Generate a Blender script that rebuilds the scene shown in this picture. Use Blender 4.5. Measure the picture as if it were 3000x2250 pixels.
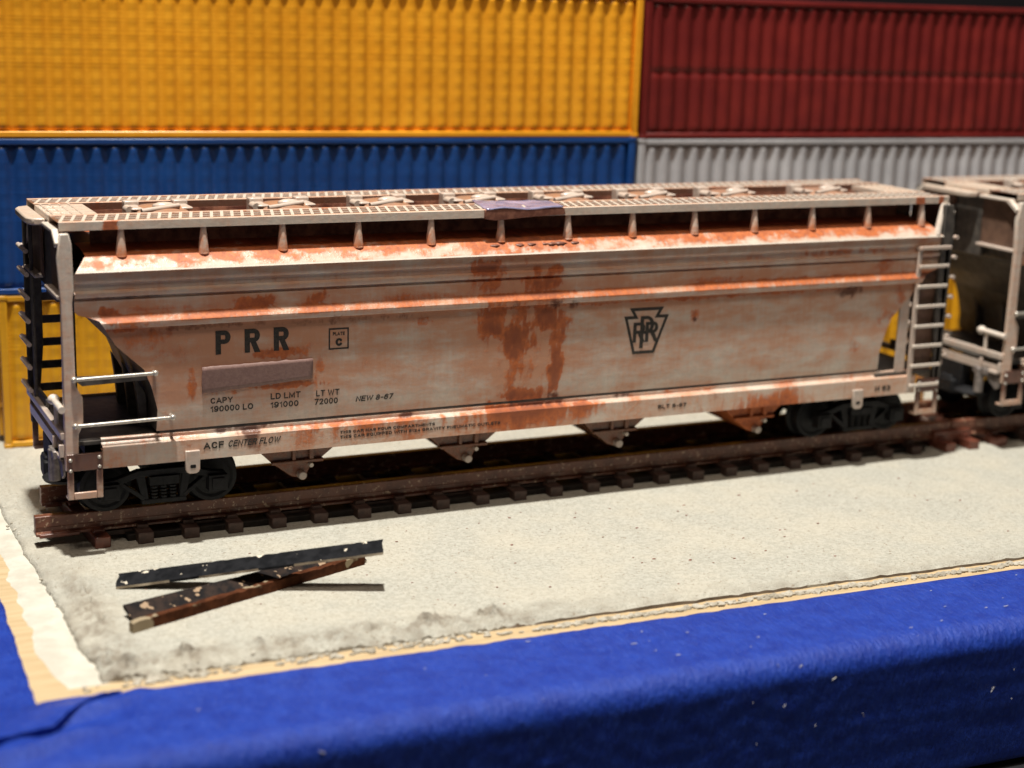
import bpy, bmesh, math, random
import numpy as np
from mathutils import Vector, Matrix, noise

for o in list(bpy.data.objects):
    bpy.data.objects.remove(o)
SC = bpy.context.scene
COL = SC.collection
S = 0.1                      # one millimetre of the layout = 0.1 unit
R = math.radians
random.seed(7)

# ------------------------------------------------------------------ camera
cam_d = bpy.data.cameras.new('camera')
cam_d.sensor_width = 36.0
cam_d.lens = 36.0 * 4724.75 / 3000.0
cam_d.clip_start = 0.1
cam_d.clip_end = 2000.0
cam = bpy.data.objects.new('camera', cam_d)
COL.objects.link(cam)
_f = Vector((0.42336061, 0.87546016, -0.23309933))
_u = Vector((0.07259161, 0.22368737, 0.97195392))
_r = _f.cross(_u)
_m = Matrix((_r, _u, -_f)).transposed().to_4x4()
_m.translation = Vector((-78.943, -165.185, 52.411)) * S
cam.matrix_world = _m
SC.camera = cam
cam_d.dof.use_dof = True
cam_d.dof.focus_distance = 16.7
cam_d.dof.aperture_fstop = 0.0567 / 0.20
cam_d.dof.aperture_blades = 0

# ------------------------------------------------------------------ light
wd = bpy.data.worlds.new('World')
SC.world = wd
wd.use_nodes = True
bg = wd.node_tree.nodes['Background']
bg.inputs[0].default_value = (1.0, 0.86, 0.72, 1)
bg.inputs[1].default_value = 0.05


def lamp(name, loc, target, size, power, color, shape='DISK'):
    d = bpy.data.lights.new(name, 'AREA')
    d.shape = shape
    d.size = size * S
    d.energy = power
    d.color = color
    o = bpy.data.objects.new(name, d)
    COL.objects.link(o)
    o.location = Vector(loc) * S
    o.rotation_euler = (Vector(target) * S - o.location).to_track_quat('-Z', 'Y').to_euler()
    return o


lamp('ceiling_lamp', (-62, -62, 480), (0, 0, 0), 26, 39500, (1.0, 0.965, 0.885))
lamp('room_fill', (-110, -270, 560), (0, 10, 15), 120, 8700, (1.0, 0.83, 0.68))  # added soft fill from the front, stands for light off the room

vs = SC.view_settings
vs.view_transform = 'Standard'
vs.look = 'None'
vs.exposure = 0.18
vs.gamma = 1.0
vs.use_curve_mapping = False


# ------------------------------------------------------------------ materials
class N:
    def __init__(self, name):
        self.m = bpy.data.materials.new(name)
        self.m.use_nodes = True
        self.t = self.m.node_tree
        self.b = self.t.nodes['Principled BSDF']
        self.co = self.t.nodes.new('ShaderNodeTexCoord').outputs['Object']

    def n(self, kind, **kw):
        nd = self.t.nodes.new(kind)
        for k, v in kw.items():
            setattr(nd, k, v)
        return nd

    def l(self, a, b):
        self.t.links.new(a, b)

    def put(self, sock, v):
        if hasattr(v, 'links') or hasattr(v, 'is_linked'):
            self.l(v, sock)
        else:
            sock.default_value = v

    def noise(self, scale, detail=4, rough=0.55, stretch=None, off=(0, 0, 0), dist=0.0):
        nd = self.n('ShaderNodeTexNoise')
        nd.inputs['Scale'].default_value = scale
        nd.inputs['Detail'].default_value = detail
        nd.inputs['Roughness'].default_value = rough
        nd.inputs['Distortion'].default_value = dist
        mp = self.n('ShaderNodeMapping')
        mp.inputs['Location'].default_value = off
        if stretch:
            mp.inputs['Scale'].default_value = stretch
        self.l(self.co, mp.inputs['Vector'])
        self.l(mp.outputs[0], nd.inputs['Vector'])
        return nd.outputs['Fac']

    def math(self, op, a, b=0.0, c=None, clamp=False):
        nd = self.n('ShaderNodeMath', operation=op, use_clamp=clamp)
        self.put(nd.inputs[0], a)
        self.put(nd.inputs[1], b)
        if c is not None:
            self.put(nd.inputs[2], c)
        return nd.outputs[0]

    def ramp(self, v, a, b, lo=0.0, hi=1.0, smooth=True):
        nd = self.n('ShaderNodeMapRange')
        nd.interpolation_type = 'SMOOTHSTEP' if smooth else 'LINEAR'
        self.put(nd.inputs[0], v)
        for i, x in enumerate((a, b, lo, hi)):
            nd.inputs[i + 1].default_value = x
        return nd.outputs[0]

    def mix(self, f, a, b):
        nd = self.n('ShaderNodeMix', data_type='RGBA')
        self.put(nd.inputs[0], f)
        self.put(nd.inputs[6], a if hasattr(a, 'is_linked') else (*a, 1))
        self.put(nd.inputs[7], b if hasattr(b, 'is_linked') else (*b, 1))
        return nd.outputs[2]

    def bump(self, h, strength=0.3, dist=0.01, normal=None):
        nd = self.n('ShaderNodeBump')
        nd.inputs['Strength'].default_value = strength
        nd.inputs['Distance'].default_value = dist
        self.l(h, nd.inputs['Height'])
        if normal is not None:
            self.l(normal, nd.inputs['Normal'])
        return nd.outputs[0]

    def done(self, color, rough=0.5, bump=None, metallic=0.0, spec=0.5):
        self.put(self.b.inputs['Base Color'], color if hasattr(color, 'is_linked') else (*color, 1))
        self.put(self.b.inputs['Roughness'], rough)
        self.b.inputs['Metallic'].default_value = metallic
        self.b.inputs['Specular IOR Level'].default_value = spec
        if bump is not None:
            self.l(bump, self.b.inputs['Normal'])
        return self.m


def car_paint(name, base=(0.64, 0.575, 0.495), rust=0.0, film=0.0, dark=0.0):
    """weathered off-white paint; the mesh's 'wear' colours say where rust (r), dark rust and painted shade (g) and film (b) lie"""
    q = N(name)
    at = q.n('ShaderNodeAttribute', attribute_name='wear')
    sp = q.n('ShaderNodeSeparateColor')
    q.l(at.outputs['Color'], sp.inputs[0])
    n1 = q.noise(4.0, 9, 0.68)
    n2 = q.noise(17.0, 8, 0.7, off=(3, 1, 2))
    n3 = q.noise(60.0, 4, 0.7, off=(9, 4, 2))
    ns = q.noise(9.0, 6, 0.65, stretch=(0.35, 1, 1.8), off=(1, 7, 3))
    nv = q.noise(6.0, 6, 0.65, stretch=(3.2, 1, 0.4), off=(6, 2, 4))
    br = q.math('ADD', q.math('MULTIPLY', q.math('SUBTRACT', q.math('ADD', q.math('MULTIPLY', n1, 0.55), q.math('MULTIPLY', nv, 0.45)), 0.5), 0.85),
                q.math('MULTIPLY', q.math('SUBTRACT', n2, 0.5), 0.75))
    rr = q.math('ADD', q.math('ADD', sp.outputs[0], rust), br)
    rv = q.ramp(rr, 0.26, 0.72)
    dv = q.ramp(q.math('ADD', q.math('ADD', sp.outputs[1], dark), br), 0.35, 0.95)
    fv = q.ramp(q.math('ADD', q.math('ADD', sp.outputs[2], film), q.math('ADD', br, q.math('MULTIPLY', q.math('SUBTRACT', ns, 0.5), 0.7))),
                0.05, 1.0)
    clean = q.mix(q.ramp(n2, 0.25, 0.75), tuple(c * 0.84 for c in base), tuple(min(1, c * 1.12) for c in base))
    rc = q.mix(q.ramp(n2, 0.3, 0.7), (0.30, 0.060, 0.012), (0.58, 0.150, 0.030))
    rc = q.mix(q.ramp(rr, 0.75, 1.25, 0, 0.75), rc, (0.20, 0.042, 0.012))
    c = q.mix(q.math('MULTIPLY', fv, 0.85), clean, (0.55, 0.245, 0.125))
    c = q.mix(q.math('MULTIPLY', rv, 0.92), c, rc)
    c = q.mix(q.math('MULTIPLY', dv, 0.85), c, (0.075, 0.020, 0.010))
    specks = q.ramp(n3, 0.66, 0.72)
    c = q.mix(q.math('MULTIPLY', specks, 0.5), c, (0.13, 0.06, 0.035))
    ro = q.ramp(rv, 0, 1, 0.26, 0.58)
    h = q.math('ADD', q.math('MULTIPLY', n2, 0.7), q.math('MULTIPLY', rv, 0.5))
    return q.done(c, ro, q.bump(h, 0.4, 0.012))


def plain(name, c1, c2, scale=12.0, rough=0.5, bump=0.25, bd=0.01, metallic=0.0, spec=0.5, lo=0.35, hi=0.65, stretch=None, c3=None, t3=0.68):
    q = N(name)
    n1 = q.noise(scale, 8, 0.65, stretch=stretch)
    c = q.mix(q.ramp(n1, lo, hi), c1, c2)
    if c3:
        n3 = q.noise(scale * 2.3, 6, 0.7, off=(5, 3, 8))
        c = q.mix(q.ramp(n3, t3, t3 + 0.07), c, c3)
    return q.done(c, rough, q.bump(n1, bump, bd), metallic, spec)


M = {}
M['body'] = car_paint('weathered_white_paint')
M['trim'] = car_paint('weathered_trim_paint', (0.52, 0.44, 0.38), rust=0.10, film=0.20, dark=0.12)
M['pale'] = car_paint('pale_trim_paint', (0.66, 0.59, 0.515), rust=0.06, film=0.18, dark=0.06)
M['board'] = car_paint('walkway_paint', (0.56, 0.47, 0.39), rust=0.08, film=0.22)
M['hatch'] = car_paint('dirty_hatch_paint', (0.22, 0.16, 0.125), rust=0.0, film=0.15, dark=0.42)
M['gate'] = car_paint('rusty_gate_paint', (0.19, 0.10, 0.065), rust=0.34, film=0.25, dark=0.60)
M['shaded_paint'] = plain('shaded_grey_paint', (0.045, 0.04, 0.036), (0.10, 0.088, 0.075), 9, 0.5)  # car paint darkened: shade at the ends and far side put into the colour
M['black'] = plain('black_plastic', (0.007, 0.007, 0.008), (0.014, 0.014, 0.016), 20, 0.6, spec=0.25)
M['coaming'] = plain('brown_stained_coaming', (0.14, 0.05, 0.035), (0.42, 0.19, 0.12), 5, 0.45)
M['trough'] = plain('shaded_trough_floor', (0.016, 0.010, 0.008), (0.035, 0.02, 0.015), 8, 0.6)  # roof between the boards blackened, recess shade put into the colour
M['panel'] = plain('brown_shaded_panel', (0.10, 0.056, 0.038), (0.16, 0.09, 0.06), 7, 0.55)  # brown that carries the shade on the end faces in its colour
M['ink'] = plain('black_lettering', (0.018, 0.016, 0.012), (0.045, 0.038, 0.03), 40, 0.55)
M['mauve'] = plain('mauve_brown_patch_paint', (0.20, 0.115, 0.10), (0.245, 0.15, 0.13), 30, 0.55)
M['chrome'] = plain('worn_bright_metal', (0.45, 0.42, 0.38), (0.62, 0.58, 0.52), 30, 0.3, metallic=0.6)
M['steel'] = plain('dull_grey_metal', (0.16, 0.14, 0.13), (0.30, 0.26, 0.24), 12, 0.4, metallic=0.3)
M['film'] = plain('glossy_violet_film', (0.34, 0.32, 0.50), (0.55, 0.54, 0.85), 3, 0.14, bump=0.5, bd=0.03, metallic=0.5)
M['lip'] = plain('brown_stain', (0.13, 0.045, 0.028), (0.26, 0.11, 0.07), 10, 0.5)
M['rail'] = plain('rail_rust_paint', (0.095, 0.030, 0.017), (0.165, 0.058, 0.032), 8, 0.42, c3=(0.44, 0.31, 0.21), t3=0.57)
M['rail_red'] = plain('red_brown_rail_paint', (0.09, 0.026, 0.016), (0.16, 0.05, 0.03), 8, 0.35)
M['tie'] = plain('tie_brown_plastic', (0.035, 0.017, 0.013), (0.065, 0.034, 0.025), 14, 0.6)
M['base'] = plain('under_car_shade_black', (0.010, 0.008, 0.007), (0.020, 0.015, 0.012), 10, 0.7, spec=0.2)  # black of the strips that paint the shade under the cars
M['brass'] = plain('copper_clip', (0.7, 0.36, 0.16), (0.85, 0.5, 0.25), 9, 0.25, metallic=1.0)


def sand_material():
    q = N('grey_sand')
    n1 = q.noise(24, 3, 0.6)
    n2 = q.noise(75, 2, 0.5, off=(2, 2, 2))
    n3 = q.noise(1.3, 5, 0.6, off=(4, 4, 4))
    n4 = q.noise(30, 2, 0.5, off=(7, 1, 4))
    at = q.n('ShaderNodeAttribute', attribute_name='wear')
    sp = q.n('ShaderNodeSeparateColor')
    q.l(at.outputs['Color'], sp.inputs[0])
    c = q.mix(q.ramp(n1, 0.38, 0.62), (0.32, 0.31, 0.265), (0.43, 0.42, 0.37))
    c = q.mix(q.math('MULTIPLY', q.ramp(n2, 0.38, 0.62), 0.5), c, (0.50, 0.492, 0.435))
    c = q.mix(q.ramp(n3, 0.35, 0.7, 0, 0.28), c, (0.56, 0.50, 0.39))
    c = q.mix(q.ramp(n4, 0.66, 0.70, 0, 0.75), c, (0.22, 0.17, 0.12))
    c = q.mix(q.math('MULTIPLY', sp.outputs[0], q.ramp(n1, 0.2, 0.7, 0.35, 1.0)), c, (0.215, 0.185, 0.145))
    h = q.math('ADD', n1, q.math('MULTIPLY', n2, 0.7))
    return q.done(c, 0.85, q.bump(h, 0.6, 0.035), spec=0.25)


M['sand'] = sand_material()
M['grit'] = plain('crumbled_grit', (0.30, 0.27, 0.215), (0.46, 0.43, 0.365), 5, 0.9, 0.4, 0.03, lo=0.4, hi=0.6)
M['sand_rim'] = plain('dark_sand_edge', (0.10, 0.075, 0.055), (0.20, 0.16, 0.125), 5, 0.7)
M['speck'] = plain('dark_specks', (0.15, 0.05, 0.035), (0.24, 0.14, 0.10), 3, 0.8)
M['wood'] = plain('bare_plywood', (0.43, 0.315, 0.175), (0.53, 0.40, 0.24), 5, 0.6, 0.2, 0.02, stretch=(0.25, 2.5, 1))
M['plaster'] = plain('white_paint_smear', (0.47, 0.445, 0.38), (0.58, 0.555, 0.485), 3, 0.55, 0.5, 0.04)
M['lint'] = plain('pale_lint', (0.42, 0.42, 0.48), (0.6, 0.58, 0.55), 6, 0.8)
M['table'] = plain('black_table', (0.006, 0.006, 0.008), (0.012, 0.011, 0.014), 2, 0.6)
M['roomwall'] = plain('dim_room_wall', (0.020, 0.016, 0.022), (0.030, 0.024, 0.030), 0.05, 0.9)


def tape_material():
    q = N('blue_crepe_tape')
    n1 = q.noise(22, 5, 0.7, stretch=(1.7, 0.8, 0.8))
    n2 = q.noise(5, 5, 0.6, off=(3, 3, 1))
    vo = q.n('ShaderNodeTexVoronoi')
    vo.inputs['Scale'].default_value = 9.0
    mp = q.n('ShaderNodeMapping')
    mp.inputs['Scale'].default_value = (2.6, 1.0, 1.0)
    q.l(q.co, mp.inputs[0])
    q.l(mp.outputs[0], vo.inputs['Vector'])
    c = q.mix(q.ramp(n2, 0.3, 0.7), (0.008, 0.029, 0.25), (0.013, 0.046, 0.33))
    c = q.mix(q.ramp(n1, 0.48, 0.72, 0, 0.5), c, (0.045, 0.10, 0.45))
    h = q.math('ADD', q.math('MULTIPLY', n1, 1.0), q.math('MULTIPLY', vo.outputs['Distance'], 0.5))
    return q.done(c, 0.40, q.bump(h, 0.75, 0.026), spec=0.28)


M['tape'] = tape_material()


def container_material(name, c1, c2, rough=0.45, layer=0.5, spec=0.5):
    q = N(name)
    n1 = q.noise(2.5, 6, 0.6)
    nl = q.noise(1.0, 3, 0.6, stretch=(0.02, 0.02, 30))
    n2 = q.noise(26, 3, 0.6)
    n0 = q.noise(0.45, 3, 0.5, off=(1, 5, 2))
    c = q.mix(q.ramp(n1, 0.3, 0.7), c1, c2)
    c = q.mix(q.ramp(n0, 0.35, 0.7, 0, 0.45), c, tuple(k * 0.72 for k in c1))
    h = q.math('ADD', q.math('MULTIPLY', nl, 1.0), q.math('MULTIPLY', n2, 0.12))
    return q.done(c, rough, q.bump(h, layer, 0.03), spec=spec)


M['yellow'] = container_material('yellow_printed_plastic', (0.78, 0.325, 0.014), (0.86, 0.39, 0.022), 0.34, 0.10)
M['yellow_low'] = container_material('yellow_shaded_plastic', (0.64, 0.31, 0.010), (0.72, 0.36, 0.014), 0.36, 0.16)  # darker copy of the yellow, shade of the lowest row put into the colour
M['blue'] = container_material('navy_printed_plastic', (0.007, 0.048, 0.20), (0.010, 0.064, 0.25), 0.36, 0.16)
M['red'] = container_material('oxblood_printed_plastic', (0.13, 0.010, 0.010), (0.18, 0.016, 0.013), 0.36, 0.14)
M['silver'] = container_material('silver_printed_plastic', (0.43, 0.43, 0.455), (0.52, 0.52, 0.545), 0.3, 0.15)


def beam_material(name, c1, c2, flake, fs=5.0, ft=0.66):
    q = N(name)
    n1 = q.noise(10, 5, 0.6)
    n2 = q.noise(fs, 3, 0.5, off=(5, 2, 7))
    c = q.mix(q.ramp(n1, 0.35, 0.65), c1, c2)
    f = q.ramp(n2, ft, ft + 0.02)
    c = q.mix(f, c, flake)
    return q.done(c, 0.7, q.bump(f, 0.5, 0.02), spec=0.06)


M['beam_black'] = beam_material('flaking_black_paint', (0.006, 0.0065, 0.008), (0.014, 0.0145, 0.017), (0.62, 0.56, 0.46), 6.0, 0.63)
M['beam_dark'] = beam_material('chipped_dark_paint', (0.012, 0.011, 0.012), (0.035, 0.024, 0.02), (0.34, 0.24, 0.16), 8.0, 0.60)
M['edge'] = plain('pale_worn_edge', (0.22, 0.17, 0.12), (0.36, 0.30, 0.22), 9, 0.6)
M['beam_brown'] = beam_material('rusty_brown_paint', (0.05, 0.017, 0.008), (0.095, 0.033, 0.015), (0.30, 0.24, 0.16), 2.2, 0.62)


# ------------------------------------------------------------------ mesh helpers (millimetres in, units out)
class MB:
    def __init__(self, sx=1, sy=1):
        self.bm = bmesh.new()
        self.wear = self.bm.verts.layers.float_color.new('wear')
        self.sx, self.sy = sx, sy

    def v(self, p):
        v = self.bm.verts.new((p[0] * self.sx * S, p[1] * self.sy * S, p[2] * S))
        v[self.wear] = (0, 0, 0, 1)
        return v

    def face(self, pts):
        return self.bm.faces.new([self.v(p) for p in pts])

    def box(self, x0, x1, y0, y1, z0, z1):
        P = [self.v((x, y, z)) for z in (z0, z1) for x, y in ((x0, y0), (x1, y0), (x1, y1), (x0, y1))]
        for f in ((0, 1, 2, 3), (4, 5, 6, 7), (0, 1, 5, 4), (1, 2, 6, 5), (2, 3, 7, 6), (3, 0, 4, 7)):
            self.bm.faces.new([P[i] for i in f])
        return self

    def prism(self, poly, a, b, axis='y'):
        """poly in the plane across the axis: y -> (x,z), x -> (y,z), z -> (x,y)"""
        def mk(p, t):
            return {'y': (p[0], t, p[1]), 'x': (t, p[0], p[1]), 'z': (p[0], p[1], t)}[axis]
        A = [self.v(mk(p, a)) for p in poly]
        B = [self.v(mk(p, b)) for p in poly]
        n = len(poly)
        for i in range(n):
            self.bm.faces.new((A[i], A[(i + 1) % n], B[(i + 1) % n], B[i]))
        self.bm.faces.new(A)
        self.bm.faces.new(B)
        return self

    def tube(self, p, q, r, r2=None, seg=10, cap=True):
        p, q = Vector(p), Vector(q)
        r2 = r if r2 is None else r2
        d = (q - p).normalized()
        a = d.orthogonal().normalized()
        b = d.cross(a)
        A = [self.v(p + (a * math.cos(t) + b * math.sin(t)) * r) for t in [2 * math.pi * i / seg for i in range(seg)]]
        B = [self.v(q + (a * math.cos(t) + b * math.sin(t)) * r2) for t in [2 * math.pi * i / seg for i in range(seg)]]
        for i in range(seg):
            self.bm.faces.new((A[i], A[(i + 1) % seg], B[(i + 1) % seg], B[i]))
        if cap:
            self.bm.faces.new(A)
            self.bm.faces.new(B)
        return self

    def lathe(self, prof, origin, axis='y', seg=28):
        """prof: (radius, offset along the axis)"""
        rings = []
        for r, t in prof:
            ring = []
            for i in range(seg):
                c, s_ = math.cos(2 * math.pi * i / seg) * r, math.sin(2 * math.pi * i / seg) * r
                o = origin
                ring.append(self.v({'y': (o[0] + c, o[1] + t, o[2] + s_), 'z': (o[0] + c, o[1] + s_, o[2] + t),
                                    'x': (o[0] + t, o[1] + c, o[2] + s_)}[axis]))
            rings.append(ring)
        for A, B in zip(rings, rings[1:]):
            for i in range(seg):
                self.bm.faces.new((A[i], A[(i + 1) % seg], B[(i + 1) % seg], B[i]))
        self.bm.faces.new(rings[0])
        self.bm.faces.new(rings[-1])
        return self

    def grid(self, rows):
        V = [[self.v(p) for p in row] for row in rows]
        for a, b in zip(V, V[1:]):
            for i in range(len(a) - 1):
                self.bm.faces.new((a[i], a[i + 1], b[i + 1], b[i]))
        return V

    def ball(self, c, r, sub=2, sc=(1, 1, 1), jit=0.0):
        g = bmesh.ops.create_icosphere(self.bm, subdivisions=sub, radius=1.0)
        k = random.random() * 99
        for v in g['verts']:
            v[self.wear] = (0, 0, 0, 1)
            j = 1 + jit * noise.noise(v.co * 1.7 + Vector((k, 0, 0)))
            v.co = Vector(((c[0] + v.co.x * r * sc[0] * j) * self.sx * S, (c[1] + v.co.y * r * sc[1] * j) * self.sy * S,
                           (c[2] + v.co.z * r * sc[2] * j) * S))
        return self

    def build(self, name, mat, parent=None, bevel=0.0, sharp=35, smooth=True, recalc=True):
        bm = self.bm
        if recalc:
            bmesh.ops.recalc_face_normals(bm, faces=bm.faces)
        if smooth:
            lim = R(sharp)
            for e in bm.edges:
                if len(e.link_faces) == 2 and e.calc_face_angle(0) > lim:
                    e.smooth = False
            for f in bm.faces:
                f.smooth = True
        me = bpy.data.meshes.new(name)
        bm.to_mesh(me)
        bm.free()
        o = bpy.data.objects.new(name, me)
        COL.objects.link(o)
        for m_ in (mat if isinstance(mat, (list, tuple)) else [mat]):
            me.materials.append(m_)
        if parent is not None:
            o.parent = parent
        if bevel:
            b = o.modifiers.new('bevel', 'BEVEL')
            b.width = bevel * S
            b.segments = 2
            b.limit_method = 'ANGLE'
            b.angle_limit = R(40)
        return o


def tag(o, label=None, cat=None, group=None, kind=None):
    if label:
        o['label'] = label
    if cat:
        o['category'] = cat
    if group:
        o['group'] = group
    if kind:
        o['kind'] = kind
    return o


def empty(name, loc=(0, 0, 0), rz=0.0):
    o = bpy.data.objects.new(name, None)
    COL.objects.link(o)
    o.location = Vector(loc) * S
    o.rotation_euler = (0, 0, rz)
    o.empty_display_size = 0.5
    return o


def copy_tree(o, parent=None):
    c = o.copy()
    COL.objects.link(c)
    if parent is not None:
        c.parent = parent
    for ch in [k for k in bpy.data.objects if k.parent == o]:
        copy_tree(ch, c)
    return c


def lerp_table(tab, t):
    if t <= tab[0][0]:
        return tab[0][1]
    for (a, va), (b, vb) in zip(tab, tab[1:]):
        if t <= b:
            return va + (vb - va) * (t - a) / (b - a)
    return tab[-1][1]


def fbm(x, y, z=0.0, o=4):
    return noise.fractal(Vector((x, y, z)), 0.9, 2.0, o)


GZ = -3.2            # sand level (rail head = 0)
WZ = -3.8            # bare board level
BA = R(-1.95)        # the board is turned a little against the track
B0 = Vector((-60.6, -42.1))


def bd(u, v):
    """board coordinates (u along its front edge, v inwards) -> layout x, y"""
    c, s_ = math.cos(BA), math.sin(BA)
    return B0.x + u * c - v * s_, B0.y + u * s_ + v * c


# ------------------------------------------------------------------ table, room wall
mb = MB()
mb.box(-420, 620, -160, 420, -38, -18.6)
tag(mb.build('table_top', M['table'], bevel=1.0), 'black table top under the blue taped board', kind='structure')
mb = MB()
mb.box(-900, 1400, 640, 650, -300, 700)
tag(mb.build('room_wall', M['roomwall']), 'dim dark wall of the room behind the containers', kind='structure')

# ------------------------------------------------------------------ the board with its tape
board = empty('display_board', (B0.x, B0.y, 0), BA)
tag(board, 'plywood display board edged with blue masking tape', 'board')
mb = MB()
mb.box(-11.85, 280, -11.85, 150, -18.4, WZ)
mb.build('wood_panel', M['wood'], board, bevel=3.6)


def tape_profile(s, off=0.16):
    """distance s from the tape's inner edge -> (outward, z)"""
    r = 2.3
    flat = 9.9
    if s <= flat:
        return s, WZ + off - 0.012 * s
    a = (s - flat) / r
    z0 = WZ + off - 0.119
    if a <= math.pi / 2:
        return flat + r * math.sin(a), z0 - r * (1 - math.cos(a))
    return flat + r, z0 - r - (s - flat - r * math.pi / 2)


rows = []
us = [-12.0 + 0.55 * i for i in range(150)] + [71 + 3.0 * i for i in range(70)]
ss = [0.35 * i for i in range(73)]
for s_ in ss:
    row = []
    for u in us:
        out, z = tape_profile(s_)
        edge = 0.28 * fbm(u * 0.35, 2.0) * max(0, 1 - s_ / 2.5)
        lift = 0.05 * fbm(u * 0.5, s_ * 0.6, 3) + 0.02 * fbm(u * 2.2, s_ * 0.7, 9)
        # pleats where the tape is folded round the corner
        if u < 16:
            k = max(0.0, 1 - max(0.0, u - 2) / 14)
            d1 = (u - 5.5) * 0.55 + (s_ - 1.8) * 0.83
            d2 = (u - 2.0) * 0.35 + (s_ - 7.0) * 0.94
            lift += k * (1.1 * math.exp(-(d1 / 0.75) ** 2) * math.exp(-((u - 1.5) / 7.5) ** 2)
                         + 0.9 * math.exp(-(d2 / 0.9) ** 2) * math.exp(-((u + 2) / 7) ** 2))
            edge += k * (0.7 * math.exp(-((u - 2.5) / 2.5) ** 2))
        x = u
        if out > 9.9:
            row.append((x, -(out + lift) + edge * 0.0, z))
        else:
            row.append((x, -out + edge, z + lift))
    rows.append(row)
mb = MB()
mb.grid(rows)
fo = mb.build('front_tape', M['tape'], board, sharp=60)
so = fo.modifiers.new('thickness', 'SOLIDIFY')
so.thickness = 0.12 * S
so.offset = -1
LA = [(6.8, 0.25), (5.2, 0.0), (3.2, -0.35), (1.3, -0.3), (-0.15, -0.55), (-1.2, -0.9), (-2.5, -1.5), (-6, -2.6), (-9.2, -3.2)]
LB = [(6.6, -0.2), (5.4, -0.9), (4.0, -2.0), (1.8, -4.5), (0.4, -6.5), (-1.0, -6.9), (-2.6, -7.2), (-6, -7.4), (-9.2, -7.4)]
rows = []
for k in range(13):
    row = []
    for i in range(81):
        t = i / 80 * (len(LA) - 1)
        a_ = min(int(t), len(LA) - 2)
        ft_ = t - a_
        ft_ = ft_ * ft_ * (3 - 2 * ft_)
        A_ = Vector(LA[a_]).lerp(Vector(LA[a_ + 1]), ft_)
        B_ = Vector(LB[a_]).lerp(Vector(LB[a_ + 1]), ft_)
        w_ = min(1, k / 10)
        p_ = A_.lerp(B_, w_)
        hgt = min(1.0, 0.25 + i / 80 * 2.2)
        z = WZ + 0.30 + 0.95 * hgt * math.sin(w_ * math.pi / 2) ** 1.5 + 0.10 * fbm(p_.x * 0.7, p_.y * 0.7, 3) - 0.08 * max(0, -p_.x - 3)
        if k > 10:                       # the fold's steep lower side, tucked back under
            z -= (k - 10) * 0.62 * hgt
            p_ = p_ + Vector((-0.05, 0.12)) * (k - 10)
        row.append((p_.x, p_.y, z))
    rows.append(row)
mb = MB()
mb.grid(rows)
fo = mb.build('tape_fold', M['tape'], board, sharp=70)
so = fo.modifiers.new('thickness', 'SOLIDIFY')
so.thickness = 0.1 * S
so.offset = 0
rows = []
for s_ in ss:
    row = []
    for v in [-8.5 + 0.6 * i for i in range(100)] + [52 + 4 * i for i in range(25)]:
        out, z = tape_profile(s_, 0.02)
        lift = 0.05 * fbm(v * 0.4, s_ * 0.6, 13)
        wob = 0.2 * fbm(v * 0.3, 7.0) * max(0, 1 - s_ / 2.5)
        row.append((-out + wob, v, z + lift) if out <= 9.9 else (-(out + lift), v, z))
    rows.append(row)
mb = MB()
mb.grid(rows)
fo = mb.build('side_tape', M['tape'], board, sharp=60)
so = fo.modifiers.new('thickness', 'SOLIDIFY')
so.thickness = 0.12 * S
so.offset = 1


def pad_left(v):
    return 5.7 - 0.055 * v + 0.35 * fbm(v * 0.12, 1.0) + 0.25 * fbm(v * 0.7, 5.0)


def pad_front(u):
    return 2.75 - 0.004 * u + 0.35 * min(1, max(0, (u - 34) / 12)) + 0.25 * fbm(u * 0.12, 3.0) + 0.22 * fbm(u * 0.8, 8.0)


# white paint smeared over the bare wood on the left, a skin 0.1 mm thick
rows_t = []
for i in range(90):
    v = 2.6 + i * 0.6
    ul = 1.5 + 1.3 * max(0, 1 - (v - 2.6) / 9) ** 1.5 + 0.55 * fbm(v * 0.22, 11.0) + 0.12 * fbm(v * 1.4, 2.0)
    ur = pad_left(v) + 0.5
    row = []
    for j in range(9):
        t = j / 8
        h = 0.16 * min(1, 5 * min(t, 1 - t)) + 0.05 * fbm(v * 0.6, t * 4)
        row.append((ul + (ur - ul) * t, v, WZ + (0.004 if j in (0, 8) or i in (0, 89) else max(0.02, h))))
    rows_t.append(row)
mb = MB()
mb.grid(rows_t)
mb.build('paint_smear', M['plaster'], board, sharp=70)

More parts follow.
